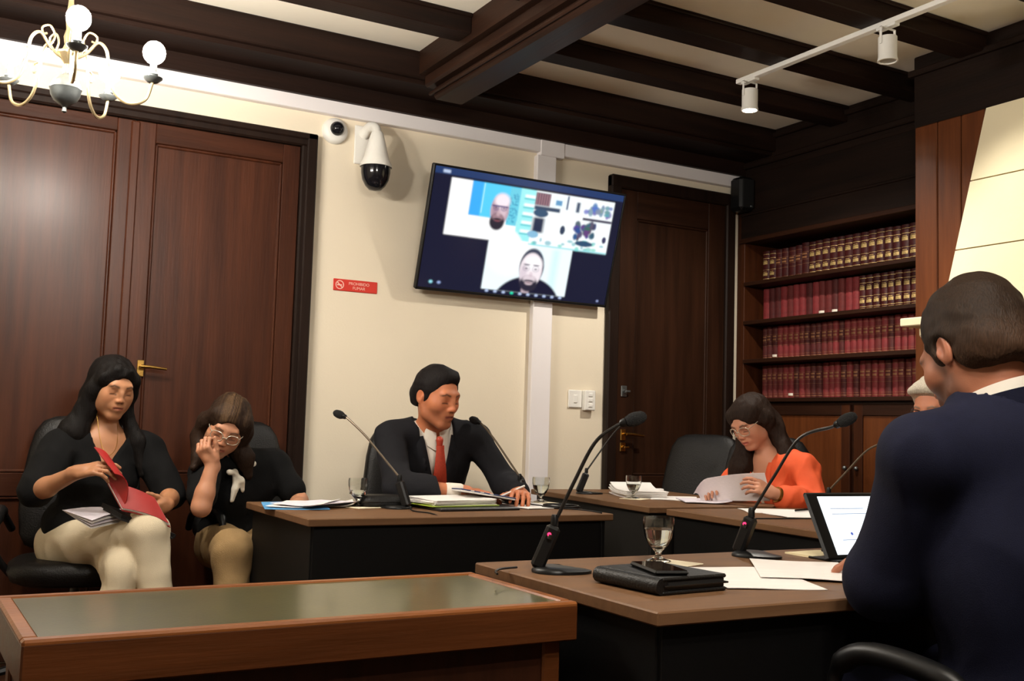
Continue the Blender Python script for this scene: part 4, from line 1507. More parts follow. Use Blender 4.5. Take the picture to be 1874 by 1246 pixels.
# ---- woman reading the red book
def woman_reading():
    t = person('woman in a black blouse and white trousers reading an open red book', (.60, 4.40, 0))
    J = dict(neck=V3(.668, 4.47, .975), rs=V3(.500, 4.43, .930), ls=V3(.835, 4.47, .930), re=V3(.402, 4.27, .760), rw=V3(.525, 4.10, .848),
             le=V3(.915, 4.36, .745), lw=V3(.852, 4.15, .722), pel=V3(.620, 4.53, .560))
    H = Head((.681, 4.42, 1.170), look(-76, -17, 4), .97, jaw=.93, skin=(176, 124, 90), lip=(158, 86, 70), brow=(32, 22, 18))
    S = SDF()
    H.add(S, J['neck'] + V3(0, .0, .0), (.045, .052))
    torso(S, J, -.004)
    arm(S, J['rs'], J['re'], J['rw'], r=(.043, .035, .033, .023))
    arm(S, J['ls'], J['le'], J['lw'], r=(.043, .035, .033, .023))
    # right hand lifts the page, left hand carries the spine of the book
    hand(S, J['rw'], frame((.80, -.52, .22), R(-35)), -1, (.35, .42, .5, .55), .90, thumb=(.55, .8, -.45), tcurl=.2)
    hand(S, J['lw'], frame((-.62, -.55, -.20), R(120)), 1, (.55, .55, .6, .6), .90, thumb=(.5, .8, -.5), tcurl=.3)
    finish(S, .0036, 'body', SKIN, t, lambda V: H.colors(V))
    B = SDF()
    torso(B, J, .010)
    arm(B, J['rs'], J['re'], J['rw'], .014, .98)
    arm(B, J['ls'], J['le'], J['lw'], .014, 1.05)
    for s_, e_ in (('rs', 're'), ('ls', 'le')):
        B.cone(J[s_] + (J[e_] - J[s_]) * .1, J[s_] + (J[e_] - J[s_]) * .85, .062, .060, .03)
    T = tframe(J)
    B.ell(J['pel'] + T[:, 2] * .05, (.165, .135, .10), T, .05)
    neck_hole(B, J['neck'] - T[:, 2] * .03, H.w((0, -.03, -.06)), .058)
    vneck(B, J, -.125, 1.9, .0)
    B.disp = fold(3, .0042)
    finish(B, .0075, 'blouse', CLOTH_BLACK, t)
    L = SDF()
    rh, lh = J['pel'] + V3(-.085, -.03, -.03), J['pel'] + V3(.085, -.01, -.03)
    L.ell(J['pel'] + V3(0, 0, -.01), (.175, .15, .105), T, .04)
    leg(L, lh, V3(.700, 4.06, .500), V3(.640, 4.02, .10), .006, (.082, .062, .060, .068))
    leg(L, rh + V3(0, 0, .01), V3(.772, 4.03, .640), V3(.835, 3.97, .20), .006, (.086, .064, .056, .060), .012)
    L.disp = fold(9, .0055, (20, 34))
    finish(L, .0085, 'trousers', CLOTH_WHITE, t)
    for a, b in ((V3(.835, 3.97, .18), V3(.90, 3.85, .14)), (V3(.640, 4.02, .07), V3(.63, 3.87, .045))):
        Z = SDF()
        Z.cone(a, a + (b - a) * .3 + V3(0, 0, -.02), .036, .040, .02).cone(a + (b - a) * .2 + V3(0, 0, -.03), b, .040, .030, .02)
        finish(Z, .008, 'shoe', SHOE, t)
    Q = SDF()
    w = H.w
    Q.ell(w((0, -.020, .034)), V3(.083, .105, .093) * H.sc, H.M, .02)
    Q.ell(w((0, .112, -.030)), V3(.060, .088, .101) * H.sc, H.M, .014, 's')
    Q.chain([w((.030, .062, .088)), w((.066, .034, .040)), w((.078, .008, -.02)), w((.082, -.010, -.10)), V3(.545, 4.43, .985), V3(.500, 4.44, .87)], [.010, .018, .026, .036, .050, .026], .03)
    Q.chain([w((-.030, .062, .088)), w((-.066, .034, .040)), w((-.078, .008, -.02)), w((-.078, .000, -.10)), V3(.785, 4.43, .955), V3(.812, 4.41, .83)], [.010, .016, .022, .026, .032, .020], .03)
    Q.chain([w((0, -.075, .03)), w((0, -.08, -.08)), V3(.655, 4.56, .93), V3(.64, 4.585, .78)], [.062, .074, .090, .07], .04)
    Q.cone(w((.006, .090, .088)), w((.006, -.02, .131)), .0022, .0022, .006, 's')
    q0 = strands(5)
    Q.disp = q0
    finish(Q, .0052, 'hair', hair_mat('black_hair'), t, (18, 15, 14))
    MB().tube(catmull([tuple(H.w((.045, .0, -.105))), tuple(J['neck'] + T[:, 1] * .080 + T[:, 0] * .03 + T[:, 2] * -.02), tuple(J['neck'] + T[:, 1] * .098 + T[:, 2] * -.060),
                       tuple(J['neck'] + T[:, 1] * .080 - T[:, 0] * .03 + T[:, 2] * -.02), tuple(H.w((-.045, .0, -.105)))], 6), .0011, 5).build('necklace', BRASS, t).location = tuple(-V3(*t.location))
    return J, H
woman_reading()

# ---- woman resting her cheek on her hand
def woman_thinking():
    t = person('woman in a black top and white neck scarf resting her cheek on her hand', (1.24, 4.40, 0))
    J = dict(neck=V3(1.190, 4.43, .895), rs=V3(1.045, 4.36, .850), ls=V3(1.365, 4.46, .865), re=V3(.985, 4.14, .715), rw=V3(1.024, 4.155, .882),
             le=V3(1.440, 4.34, .720), lw=V3(1.36, 4.12, .66), pel=V3(1.245, 4.55, .555))
    H = Head((1.108, 4.30, 1.030), look(-108, -30, 20), .98, jaw=.94, skin=(186, 132, 102), lip=(162, 84, 74), brow=(44, 30, 22))
    S = SDF()
    H.add(S, J['neck'], (.045, .052))
    torso(S, J, -.004)
    arm(S, J['rs'], J['re'], J['rw'], r=(.043, .035, .033, .023))
    arm(S, J['ls'], J['le'], J['lw'], r=(.043, .035, .033, .023))
    hand(S, J['rw'], frame((-.58, -.10, .80), 0, (-.62, -.62, -.45)), 1, (1.15, 1.2, 1.2, 1.2), .86, thumb=(.45, .85, -.35), tcurl=.5)
    hand(S, J['lw'], frame((-.5, -.8, -.25)), 1, (.3, .3, .3, .35), .90)
    finish(S, .0036, 'body', SKIN, t, lambda V: H.colors(V))
    T = tframe(J)
    B = SDF()
    torso(B, J, .010)
    for s_, e_, w_ in (('rs', 're', 'rw'), ('ls', 'le', 'lw')):
        arm(B, J[s_], J[e_], J[w_], .016, .72)
    B.ell(J['pel'] + T[:, 2] * .04, (.165, .135, .10), T, .05)
    neck_hole(B, J['neck'] - T[:, 2] * .03, H.w((0, -.03, -.06)), .056)
    B.disp = fold(13, .0042)
    finish(B, .0075, 'top', CLOTH_BLACK, t)
    L = SDF()
    L.ell(J['pel'] + V3(0, 0, -.01), (.175, .15, .105), T, .04)
    leg(L, J['pel'] + V3(-.085, -.03, -.03), V3(1.10, 4.08, .55), V3(1.10, 4.05, .10), .010, (.088, .068, .056, .052))
    leg(L, J['pel'] + V3(.085, -.03, -.03), V3(1.31, 4.10, .54), V3(1.33, 4.10, .10), .010, (.088, .068, .056, .052))
    L.disp = fold(19, .0050, (24, 40))
    finish(L, .0085, 'trousers', CLOTH_TAN, t)
    for a in (V3(1.10, 4.05, .07), V3(1.33, 4.10, .07)):
        Z = SDF()
        Z.cone(a, a + V3(0, -.05, -.02), .036, .040, .02).cone(a + V3(0, -.02, -.03), a + V3(0, -.16, -.03), .040, .030, .02)
        finish(Z, .008, 'shoe', SHOE, t)
    Q = SDF()
    w = H.w
    Q.ell(w((0, -.020, .032)), V3(.086, .108, .096) * H.sc, H.M, .02)
    Q.ell(w((0, .112, -.034)), V3(.062, .086, .100) * H.sc, H.M, .014, 's')
    Q.chain([w((.064, .030, .055)), w((.086, .00, -.01)), w((.085, .0, -.09)), V3(1.010, 4.30, .900), V3(.975, 4.27, .86)], [.024, .028, .032, .032, .014], .025)
    Q.chain([w((-.062, .030, .055)), w((-.082, -.005, -.01)), w((-.075, -.005, -.09)), V3(1.195, 4.33, .90), V3(1.215, 4.335, .83)], [.028, .032, .036, .036, .020], .03)
    Q.chain([w((0, -.075, .02)), w((0, -.085, -.08)), V3(1.18, 4.50, .90)], [.066, .072, .06], .04)
    Q.disp = strands(25)
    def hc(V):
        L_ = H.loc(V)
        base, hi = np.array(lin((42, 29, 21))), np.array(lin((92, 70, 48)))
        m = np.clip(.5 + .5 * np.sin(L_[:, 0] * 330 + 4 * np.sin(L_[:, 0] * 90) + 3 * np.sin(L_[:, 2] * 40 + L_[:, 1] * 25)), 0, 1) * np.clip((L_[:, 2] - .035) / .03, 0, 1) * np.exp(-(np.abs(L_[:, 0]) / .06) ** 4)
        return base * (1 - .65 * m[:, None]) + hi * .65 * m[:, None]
    finish(Q, .0052, 'hair', hair_mat('brown_hair'), t, hc)
    o = glasses(H, t, mat('clear_frame', (200, 190, 170), .25, metal=.4), (.025, .021), .0018)
    o.location = tuple(-V3(*t.location))
    # white scarf knotted at the neck
    N = SDF()
    c = J['neck'] + V3(0, -.02, .015)
    ring = []
    for i in range(13):
        a = 2 * math.pi * i / 12
        ring.append(c + T @ V3(math.cos(a) * .064, math.sin(a) * .068 + .004, .020 * math.cos(a) + (-.024 if math.sin(a) > 0 else .01) * abs(math.sin(a))))
    N.chain(ring, [.013] * 13, .006)
    kn = c + T @ V3(.072, .092, -.030)
    N.ell(kn, (.016, .013, .015), T, .008)
    N.chain([kn, kn + T @ V3(.012, .022, -.06), kn + T @ V3(.030, .030, -.105)], [.007, .013, .010], .008)
    N.chain([kn, kn + T @ V3(-.020, .020, -.035), kn + T @ V3(-.022, .026, -.075)], [.007, .014, .009], .008)
    N.chain([kn, kn + T @ V3(.028, .01, .012)], [.008, .013], .006)
    N.disp = wav((120, 200), .0012, 4)
    finish(N, .0042, 'neck_scarf', SCARF, t)
woman_thinking()

def hairline(Q, H, zz=(-.2, -.030, -.012, .012, .034, .052, .068, .085, .2), yy=(.014, .014, .026, .040, .050, .058, .070, .094, .2), side=-.030, nape=-.062):
    """trim a short haircut: face side, sideburns, round the ears, nape"""
    def face(P):
        L_ = H.loc(P)
        return (L_[:, 1] - np.interp(L_[:, 2], zz, yy)) * .7
    def low(P):
        L_ = H.loc(P)
        lim = np.interp(L_[:, 1], (-.2, -.06, -.035, -.022, .2), (nape, nape, nape + .006, side, side))
        return (lim - L_[:, 2]) * .8
    for sx in (-1, 1):
        Q.ell(H.w((sx * .052, -.028, .000)), V3(.030, .062, .056) * H.sc, H.M, .03)
    Q.ell(H.w((0, -.072, -.018)), V3(.064, .044, .058) * H.sc, H.M, .03)
    Q.fncut(face, .016)
    Q.fncut(low, .006)
    for sx in (-1, 1):
        Q.ell(H.w((sx * .088, -.012, -.014)), V3(.018, .022, .036) * H.sc, H.M, .005, 's')

# ---- suits
def lapel(J, T, side, m, t, drop=.22, w0=.03, w1=.055, fw=.112, inner=.030, top=-.005):
    """one lapel as a bent strip lying on the chest"""
    c = J['neck']
    def fn(u, v):
        z = top - drop * u
        x0 = (.062 - (.062 - inner * .2) * u ** .9)
        wd = w0 + (w1 - w0) * math.sin(min(1, u * 1.35) * math.pi / 2) - .05 * max(0, u - .72)
        x = side * (x0 + wd * v)
        y = fw * (.50 + .50 * min(1, u * 1.7) ** .7) - .25 * max(0, abs(x) - .03) ** 1.3 + .004 + .006 * math.sin(v * math.pi)
        return tuple(c + T @ V3(x, y, z) - V3(*t.location))
    return MB().sheet(fn, 14, 5, .005).build('lapel', m, t)

def man_red_tie():
    t = person('man in a charcoal suit, white shirt and red tie looking down at papers', (2.0, 4.25, 0))
    J = dict(neck=V3(1.950, 4.12, 1.050), rs=V3(1.765, 4.150, .998), ls=V3(2.138, 4.085, 1.000), re=V3(1.700, 3.90, .800), rw=V3(1.945, 3.84, .792),
             le=V3(2.235, 3.98, .815), lw=V3(2.190, 3.78, .790), pel=V3(2.03, 4.36, .580))
    H = Head((1.918, 4.03, 1.178), look(-72, -14, 0), 1.04, True, 1.0, skin=(190, 118, 82), lip=(140, 70, 56), brow=(26, 18, 15), stubble=.35)
    T = tframe(J)
    S = SDF()
    H.add(S, J['neck'] + V3(0, 0, -.02), (.050, .060))
    torso(S, J, -.012, False)
    arm(S, J['rs'], J['re'], J['rw'])
    arm(S, J['ls'], J['le'], J['lw'])
    hand(S, J['rw'], frame((.93, -.30, -.06), R(-8)), -1, (.22, .25, .28, .32), 1.0, thumb=(.7, .7, -.2))
    hand(S, J['lw'], frame((-.45, -.85, .02), R(10)), 1, (.30, .42, .5, .55), 1.0, thumb=(.6, .8, -.2))
    finish(S, .0036, 'body', SKIN, t, lambda V: H.colors(V))
    B = SDF()
    torso(B, J, .001, False)
    neck_hole(B, J['neck'] - T[:, 2] * .0, H.w((0, -.02, -.02)), .060)
    for wr, el in (('rw', 're'), ('lw', 'le')):
        d = (J[el] - J[wr]) / np.linalg.norm(J[el] - J[wr])
        B.cone(J[wr] + d * .004, J[wr] + d * .05, .033, .034, .003)
    finish(B, .006, 'shirt', SHIRT, t)
    K = SDF()
    torso(K, J, .019, False, sh=.052)
    arm(K, J['rs'], J['re'], J['rw'], .019, 1.90, r=(.046, .041, .039, .028))
    arm(K, J['ls'], J['le'], J['lw'], .019, 1.90, r=(.046, .041, .039, .028))
    neck_hole(K, J['neck'] - T[:, 2] * .04, H.w((0, -.03, -.04)), .076)
    vneck(K, J, -.44, 6.2, .0, width=.075)
    K.disp = fold(33, .0038)
    finish(K, .0075, 'jacket', SUIT_GREY, t)
    for sx in (-1, 1):
        lapel(J, T, sx, SUIT_GREY, t, drop=.25, fw=.132)
    # collar wings
    c = J['neck'] + T @ V3(0, .012, .012)
    for sx in (-1, 1):
        def fn(u, v, sx=sx):
            a = R(100) * (1 - u) + R(6) * u
            rr = .066
            x, y = sx * rr * math.sin(a), rr * math.cos(a) * .95
            z = .030 * (1 - v) - .030 * u - .030 * v * (0.5 + .9 * u)
            return tuple(c + T @ V3(x * (1 + .10 * v), y + (.012 + .020 * u) * v, z) - V3(*t.location))
        MB().sheet(fn, 12, 4, .003).build('shirt_collar', SHIRT, t)
    # tie
    ctr = J['neck']
    def tie(u, v):
        z = -.020 - .31 * u
        wd = .014 + .024 * min(1, u * 1.5) if u > .07 else .016
        y = .112 + .030 * min(1, u * 3) + .012 * math.sin(min(1, u * 1.2) * math.pi) + .010 * math.cos((v - .5) * 2.2)
        return tuple(ctr + T @ V3((v - .5) * 2 * wd, y + .012, z) - V3(*t.location))
    tb = MB().sheet(tie, 16, 6, .006)
    tb.build('necktie', TIE, t)
    KN = SDF()
    kc = ctr + T @ V3(0, .118, -.014)
    KN.cone(kc + T @ V3(0, -.004, .012), kc + T @ V3(0, .008, -.018), .016, .011, .01)
    finish(KN, .004, 'tie_knot', TIE, t)
    L = SDF()
    L.ell(J['pel'] + V3(0, 0, -.02), (.185, .15, .11), T, .04)
    leg(L, J['pel'] + V3(-.09, -.03, -.04), V3(1.92, 3.92, .55), V3(1.92, 3.90, .10), .010, (.092, .070, .058, .054))
    leg(L, J['pel'] + V3(.09, -.03, -.04), V3(2.14, 3.93, .55), V3(2.15, 3.95, .10), .010, (.092, .070, .058, .054))
    finish(L, .010, 'trousers', SUIT_GREY, t)
    for a in (V3(1.92, 3.90, .07), V3(2.15, 3.95, .07)):
        Z = SDF()
        Z.cone(a, a + V3(0, -.05, -.02), .036, .040, .02).cone(a + V3(0, -.02, -.03), a + V3(0, -.17, -.03), .042, .032, .02)
        finish(Z, .009, 'shoe', SHOE, t)
    Q = SDF()
    w = H.w
    Q.ell(w((0, -.018, .036)), V3(.0805, .0990, .0925) * H.sc, H.M, .02)
    Q.ell(w((-.012, .022, .094)), V3(.050, .046, .026) * H.sc, H.M, .03)
    hairline(Q, H)
    Q.disp = wav((80, 150), .0018, 41, (1, .3, 1))
    finish(Q, .0048, 'hair', hair_mat('black_hair'), t, (24, 20, 20))
man_red_tie()

# ---- woman in orange
def woman_orange():
    t = person('woman with long dark hair, glasses and an orange jacket reading papers', (3.62, 3.72, 0))
    J = dict(neck=V3(3.545, 3.775, .950), rs=V3(3.575, 3.935, .905), ls=V3(3.590, 3.590, .912), re=V3(3.50, 4.03, .770), rw=V3(3.33, 3.86, .790),
             le=V3(3.545, 3.480, .745), lw=V3(3.335, 3.515, .800), pel=V3(3.70, 3.74, .560))
    H = Head((3.452, 3.800, 1.118), look(-172, -33, -8), .97, jaw=.93, skin=(196, 138, 110), lip=(176, 84, 76), brow=(40, 26, 20))
    T = tframe(J)
    S = SDF()
    H.add(S, J['neck'], (.045, .050))
    torso(S, J, -.004)
    arm(S, J['rs'], J['re'], J['rw'], r=(.043, .035, .033, .023))
    arm(S, J['ls'], J['le'], J['lw'], r=(.043, .035, .033, .023))
    hand(S, J['lw'], frame((-.80, .35, .38), R(60)), 1, (.45, .5, .55, .6), .90, thumb=(.5, .8, -.5))
    hand(S, J['rw'], frame((-.85, -.40, .1), R(-20)), -1, (.35, .4, .45, .5), .90)
    finish(S, .0038, 'body', SKIN, t, lambda V: H.colors(V))
    B = SDF()
    torso(B, J, .004)
    neck_hole(B, J['neck'] - T[:, 2] * .03, H.w((0, -.03, -.06)), .060)
    vneck(B, J, -.115, 1.4, .0)
    finish(B, .006, 'cream_top', CREAM, t)
    K = SDF()
    torso(K, J, .017, sh=.056)
    arm(K, J['rs'], J['re'], J['rw'], .017, 1.70, r=(.050, .043, .040, .034))
    arm(K, J['ls'], J['le'], J['lw'], .017, 1.70, r=(.050, .043, .040, .034))
    K.ell(J['pel'] + T[:, 2] * .03, (.18, .15, .10), T, .05)
    neck_hole(K, J['neck'] - T[:, 2] * .05, H.w((0, -.03, -.04)), .072)
    vneck(K, J, -.27, 3.6, .0, width=.09)
    K.disp = fold(53, .0058)
    finish(K, .0072, 'jacket', ORANGE, t)
    for sx in (-1, 1):
        lapel(J, T, sx, ORANGE, t, drop=.20, w0=.022, w1=.034, fw=.116)
    L = SDF()
    L.ell(J['pel'] + V3(0, 0, -.02), (.175, .15, .105), T, .04)
    leg(L, J['pel'] + V3(-.03, -.085, -.04), V3(3.30, 3.64, .55), V3(3.30, 3.64, .10), .010)
    leg(L, J['pel'] + V3(-.03, .085, -.04), V3(3.30, 3.84, .55), V3(3.32, 3.84, .10), .010)
    finish(L, .010, 'trousers', CLOTH_BLACK, t)
    for a in (V3(3.30, 3.64, .07), V3(3.32, 3.84, .07)):
        Z = SDF()
        Z.cone(a, a + V3(-.05, 0, -.02), .036, .040, .02).cone(a + V3(-.02, 0, -.03), a + V3(-.16, 0, -.03), .040, .030, .02)
        finish(Z, .009, 'shoe', SHOE, t)
    Q = SDF()
    w = H.w
    Q.ell(w((0, -.020, .034)), V3(.088, .110, .096) * H.sc, H.M, .02)
    Q.ell(w((0, .114, -.030)), V3(.062, .088, .098) * H.sc, H.M, .014, 's')
    Q.chain([w((-.055, -.010, .060)), w((-.080, -.030, -.01)), w((-.080, -.055, -.09)), V3(3.560, 3.665, .960), V3(3.650, 3.625, .945)], [.034, .034, .036, .032, .020], .03)
    Q.chain([w((.060, .030, .060)), w((.080, .00, -.02)), w((.078, .01, -.10)), V3(3.47, 3.875, .905), V3(3.45, 3.90, .79)], [.028, .032, .038, .055, .045], .03)
    Q.chain([w((0, -.075, .03)), w((0, -.085, -.07)), V3(3.64, 3.76, .95), V3(3.70, 3.76, .84)], [.068, .070, .060, .05], .04)
    Q.disp = strands(55)
    finish(Q, .0052, 'hair', hair_mat('brown_hair'), t, (40, 28, 22))
    o = glasses(H, t, mat('clear_frame', (200, 190, 170), .25, metal=.4), (.026, .022), .0020)
    o.location = tuple(-V3(*t.location))
    MB().lathe([(.0335, -.006), (.0355, -.006), (.0355, .006), (.0335, .006)], tuple(J['lw'] + (J['le'] - J['lw']) * .10 - V3(*t.location)), 18,
               M=Vector(J['le'] - J['lw']).to_track_quat('Z', 'X').to_matrix().to_4x4()).build('bracelet', BRASS, t)
woman_orange()

# ---- grey-haired person behind the suited man
def person_grey():
    t = person('grey-haired person with dark glasses, half hidden behind the man in navy', (3.75, 2.86, 0))
    J = dict(neck=V3(3.64, 2.86, 1.020), rs=V3(3.66, 3.04, .965), ls=V3(3.66, 2.68, .965), re=V3(3.60, 3.12, .75), rw=V3(3.36, 2.98, .79),
             le=V3(3.60, 2.60, .75), lw=V3(3.36, 2.70, .79), pel=V3(3.74, 2.86, .57))
    H = Head((3.555, 2.835, 1.192), look(-170, -20, 0), 1.0, True, 1.0, skin=(206, 138, 108), lip=(170, 92, 80), brow=(120, 110, 100))
    T = tframe(J)
    S = SDF()
    H.add(S, J['neck'], (.054, .058))
    torso(S, J, -.01, False)
    arm(S, J['rs'], J['re'], J['rw'])
    arm(S, J['ls'], J['le'], J['lw'])
    hand(S, J['lw'], frame((-.9, .3, -.1)), 1, (.3, .3, .35, .4), .95)
    hand(S, J['rw'], frame((-.9, -.3, -.1)), -1, (.3, .3, .35, .4), .95)
    finish(S, .0045, 'body', SKIN, t, lambda V: H.colors(V))
    K = SDF()
    torso(K, J, .014, False)
    arm(K, J['rs'], J['re'], J['rw'], .016, 1.85)
    arm(K, J['ls'], J['le'], J['lw'], .016, 1.85)
    neck_hole(K, J['neck'] - T[:, 2] * .03, H.w((0, -.03, -.05)), .064)
    K.disp = fold(63, .0038)
    finish(K, .009, 'sweater', mat('grey_sweater', (70, 66, 64), .9), t)
    L = SDF()
    L.ell(J['pel'] + V3(0, 0, -.02), (.18, .15, .11), T, .04)
    leg(L, J['pel'] + V3(-.03, -.085, -.04), V3(3.42, 2.76, .55), V3(3.42, 2.76, .10), .010)
    leg(L, J['pel'] + V3(-.03, .085, -.04), V3(3.42, 2.96, .55), V3(3.42, 2.96, .10), .010)
    finish(L, .011, 'trousers', CLOTH_BLACK, t)
    Q = SDF()
    w = H.w
    Q.ell(w((0, -.022, .040)), V3(.085, .104, .090) * H.sc, H.M, .02)
    Q.ell(w((.01, .050, .080)), V3(.062, .048, .034) * H.sc, H.M, .03)
    hairline(Q, H)
    Q.disp = wav((80, 150), .0022, 71, (1, .3, 1))
    finish(Q, .0055, 'hair', hair_mat('grey_hair'), t, (176, 166, 150))
    o = glasses(H, t, mat('dark_frame', (30, 24, 24), .3), (.026, .020), .0024)
    o.location = tuple(-V3(*t.location))
person_grey()

# ---- man in the navy suit, seen from behind
def man_navy():
    t = person('man in a navy suit seen from behind, sitting at the tablet in the foreground', (1.80, 1.30, 0))
    J = dict(neck=V3(1.764, 1.238, 1.105), rs=V3(1.960, 1.255, 1.030), ls=V3(1.602, 1.290, 1.028), re=V3(2.10, 1.42, .80), rw=V3(1.98, 1.66, .785),
             le=V3(1.625, 1.405, .790), lw=V3(1.86, 1.60, .785), pel=V3(1.825, 1.235, .560))
    H = Head((1.752, 1.312, 1.226), look(80, -26, 0), 1.06, True, .90, skin=(156, 100, 75), lip=(150, 84, 70), brow=(44, 32, 24), stubble=.9)
    T = tframe(J)
    S = SDF()
    H.add(S, J['neck'] + V3(0, 0, -.02), (.052, .064))
    torso(S, J, -.012, False)
    arm(S, J['rs'], J['re'], J['rw'])
    arm(S, J['ls'], J['le'], J['lw'])
    hand(S, J['rw'], frame((-.4, .9, -.05)), -1, (.3, .3, .35, .4), 1.0)
    hand(S, J['lw'], frame((.5, .85, -.05)), 1, (.3, .3, .35, .4), 1.0)
    finish(S, .0036, 'body', SKIN, t, lambda V: H.colors(V))
    B = SDF()
    torso(B, J, .002, False)
    nb = J['neck'] + (H.w((0, -.03, -.06)) - J['neck']) * .50
    neck_hole(B, J['neck'] - T[:, 2] * .0, H.w((0, -.03, -.05)), .066)
    cN = J['neck'] + V3(-.006, .022, .018)
    def band(u, v):
        a = R(-150) + R(300) * u
        d = T @ V3(math.sin(a) * .078, -math.cos(a) * .080, 0)
        up_ = .030 * math.cos(a) - .004
        return tuple(cN + d * (1 - .07 * v) + T[:, 2] * (up_ + .046 * v - .012) - V3(*t.location))
    MB().sheet(band, 40, 4, .004).build('shirt_collar', SHIRT, t)
    for wr, el in (('rw', 're'), ('lw', 'le')):
        d = (J[el] - J[wr]) / np.linalg.norm(J[el] - J[wr])
        B.cone(J[wr] + d * .004, J[wr] + d * .05, .033, .034, .003)
    finish(B, .005, 'shirt', SHIRT, t)
    K = SDF()
    torso(K, J, .026, False, sh=.064)
    K.ell(J['pel'] + T[:, 2] * .02, (.205, .155, .13), T, .05)
    K.ell(J['pel'] + T[:, 2] * .26, (.205, .145, .22), T, .05)
    arm(K, J['rs'], J['re'], J['rw'], .022, 1.90, r=(.056, .048, .043, .030))
    arm(K, J['ls'], J['le'], J['lw'], .022, 1.90, r=(.058, .052, .046, .030))
    # jacket collar standing round the neck
    K.cone(J['neck'] - T[:, 2] * .05, cN - T[:, 2] * .006, .104, .092, .03)
    neck_hole(K, J['neck'] - T[:, 2] * .03, cN + T[:, 2] * .16, .082, .006)
    def jband(u, v):
        a = R(-120) + R(240) * u
        d = T @ V3(math.sin(a) * .086, -math.cos(a) * .088, 0)
        top = .030 * math.cos(a) + .012
        return tuple(cN + d * (1.10 - .10 * v) + T[:, 2] * (-.055 + (top + .055) * v) - V3(*t.location))
    MB().sheet(jband, 44, 6, .006).build('jacket_collar', SUIT_NAVY, t)
    vneck(K, J, -.30, 4.2, .0, width=.075)
    K.disp = fold(83, .0040, (18, 34))
    finish(K, .0065, 'jacket', SUIT_NAVY, t)
    L = SDF()
    L.ell(J['pel'] + V3(0, 0, -.02), (.19, .16, .115), T, .04)
    leg(L, J['pel'] + V3(-.09, .04, -.04), V3(1.70, 1.66, .55), V3(1.69, 1.70, .10), .010, (.094, .070, .058, .054))
    leg(L, J['pel'] + V3(.09, .04, -.04), V3(1.95, 1.66, .55), V3(1.96, 1.68, .10), .010, (.094, .070, .058, .054))
    finish(L, .010, 'trousers', SUIT_NAVY, t)
    for a in (V3(1.69, 1.70, .07), V3(1.96, 1.68, .07)):
        Z = SDF()
        Z.cone(a, a + V3(0, .05, -.02), .036, .040, .02).cone(a + V3(0, .02, -.03), a + V3(0, .17, -.03), .042, .032, .02)
        finish(Z, .009, 'shoe', SHOE, t)
    Q = SDF()
    w = H.w
    Q.ell(w((0, -.020, .037)), V3(.0815, .1010, .0930) * H.sc, H.M, .02)
    Q.ell(w((0, -.030, .070)), V3(.066, .080, .060) * H.sc, H.M, .03)
    Q.ell(w((0, -.075, -.020)), V3(.062, .046, .060) * H.sc, H.M, .03)
    hairline(Q, H)
    Q.disp = wav((110, 190), .0014, 91, (1, .5, 1))
    def hc(V):
        L_ = H.loc(V)
        a, b = np.array(lin((36, 25, 17))), np.array(lin((60, 42, 30)))
        m = np.clip((.02 - L_[:, 2]) / .07, 0, 1)[:, None]
        return a * (1 - m) + b * m
    finish(Q, .0046, 'hair', hair_mat('short_brown_hair'), t, hc)
man_navy()
# ------------------------------------------------------------------ things on the tables
TZ = .7405
LED = mat('red_led', (255, 40, 80), 0.4, emit=(255, 40, 90), estr=3.0)
GNECK = mat('gooseneck_metal', (36, 33, 31), 0.35, metal=0.5)
GNECK_L = mat('gooseneck_worn', (96, 84, 70), 0.35, metal=0.5)

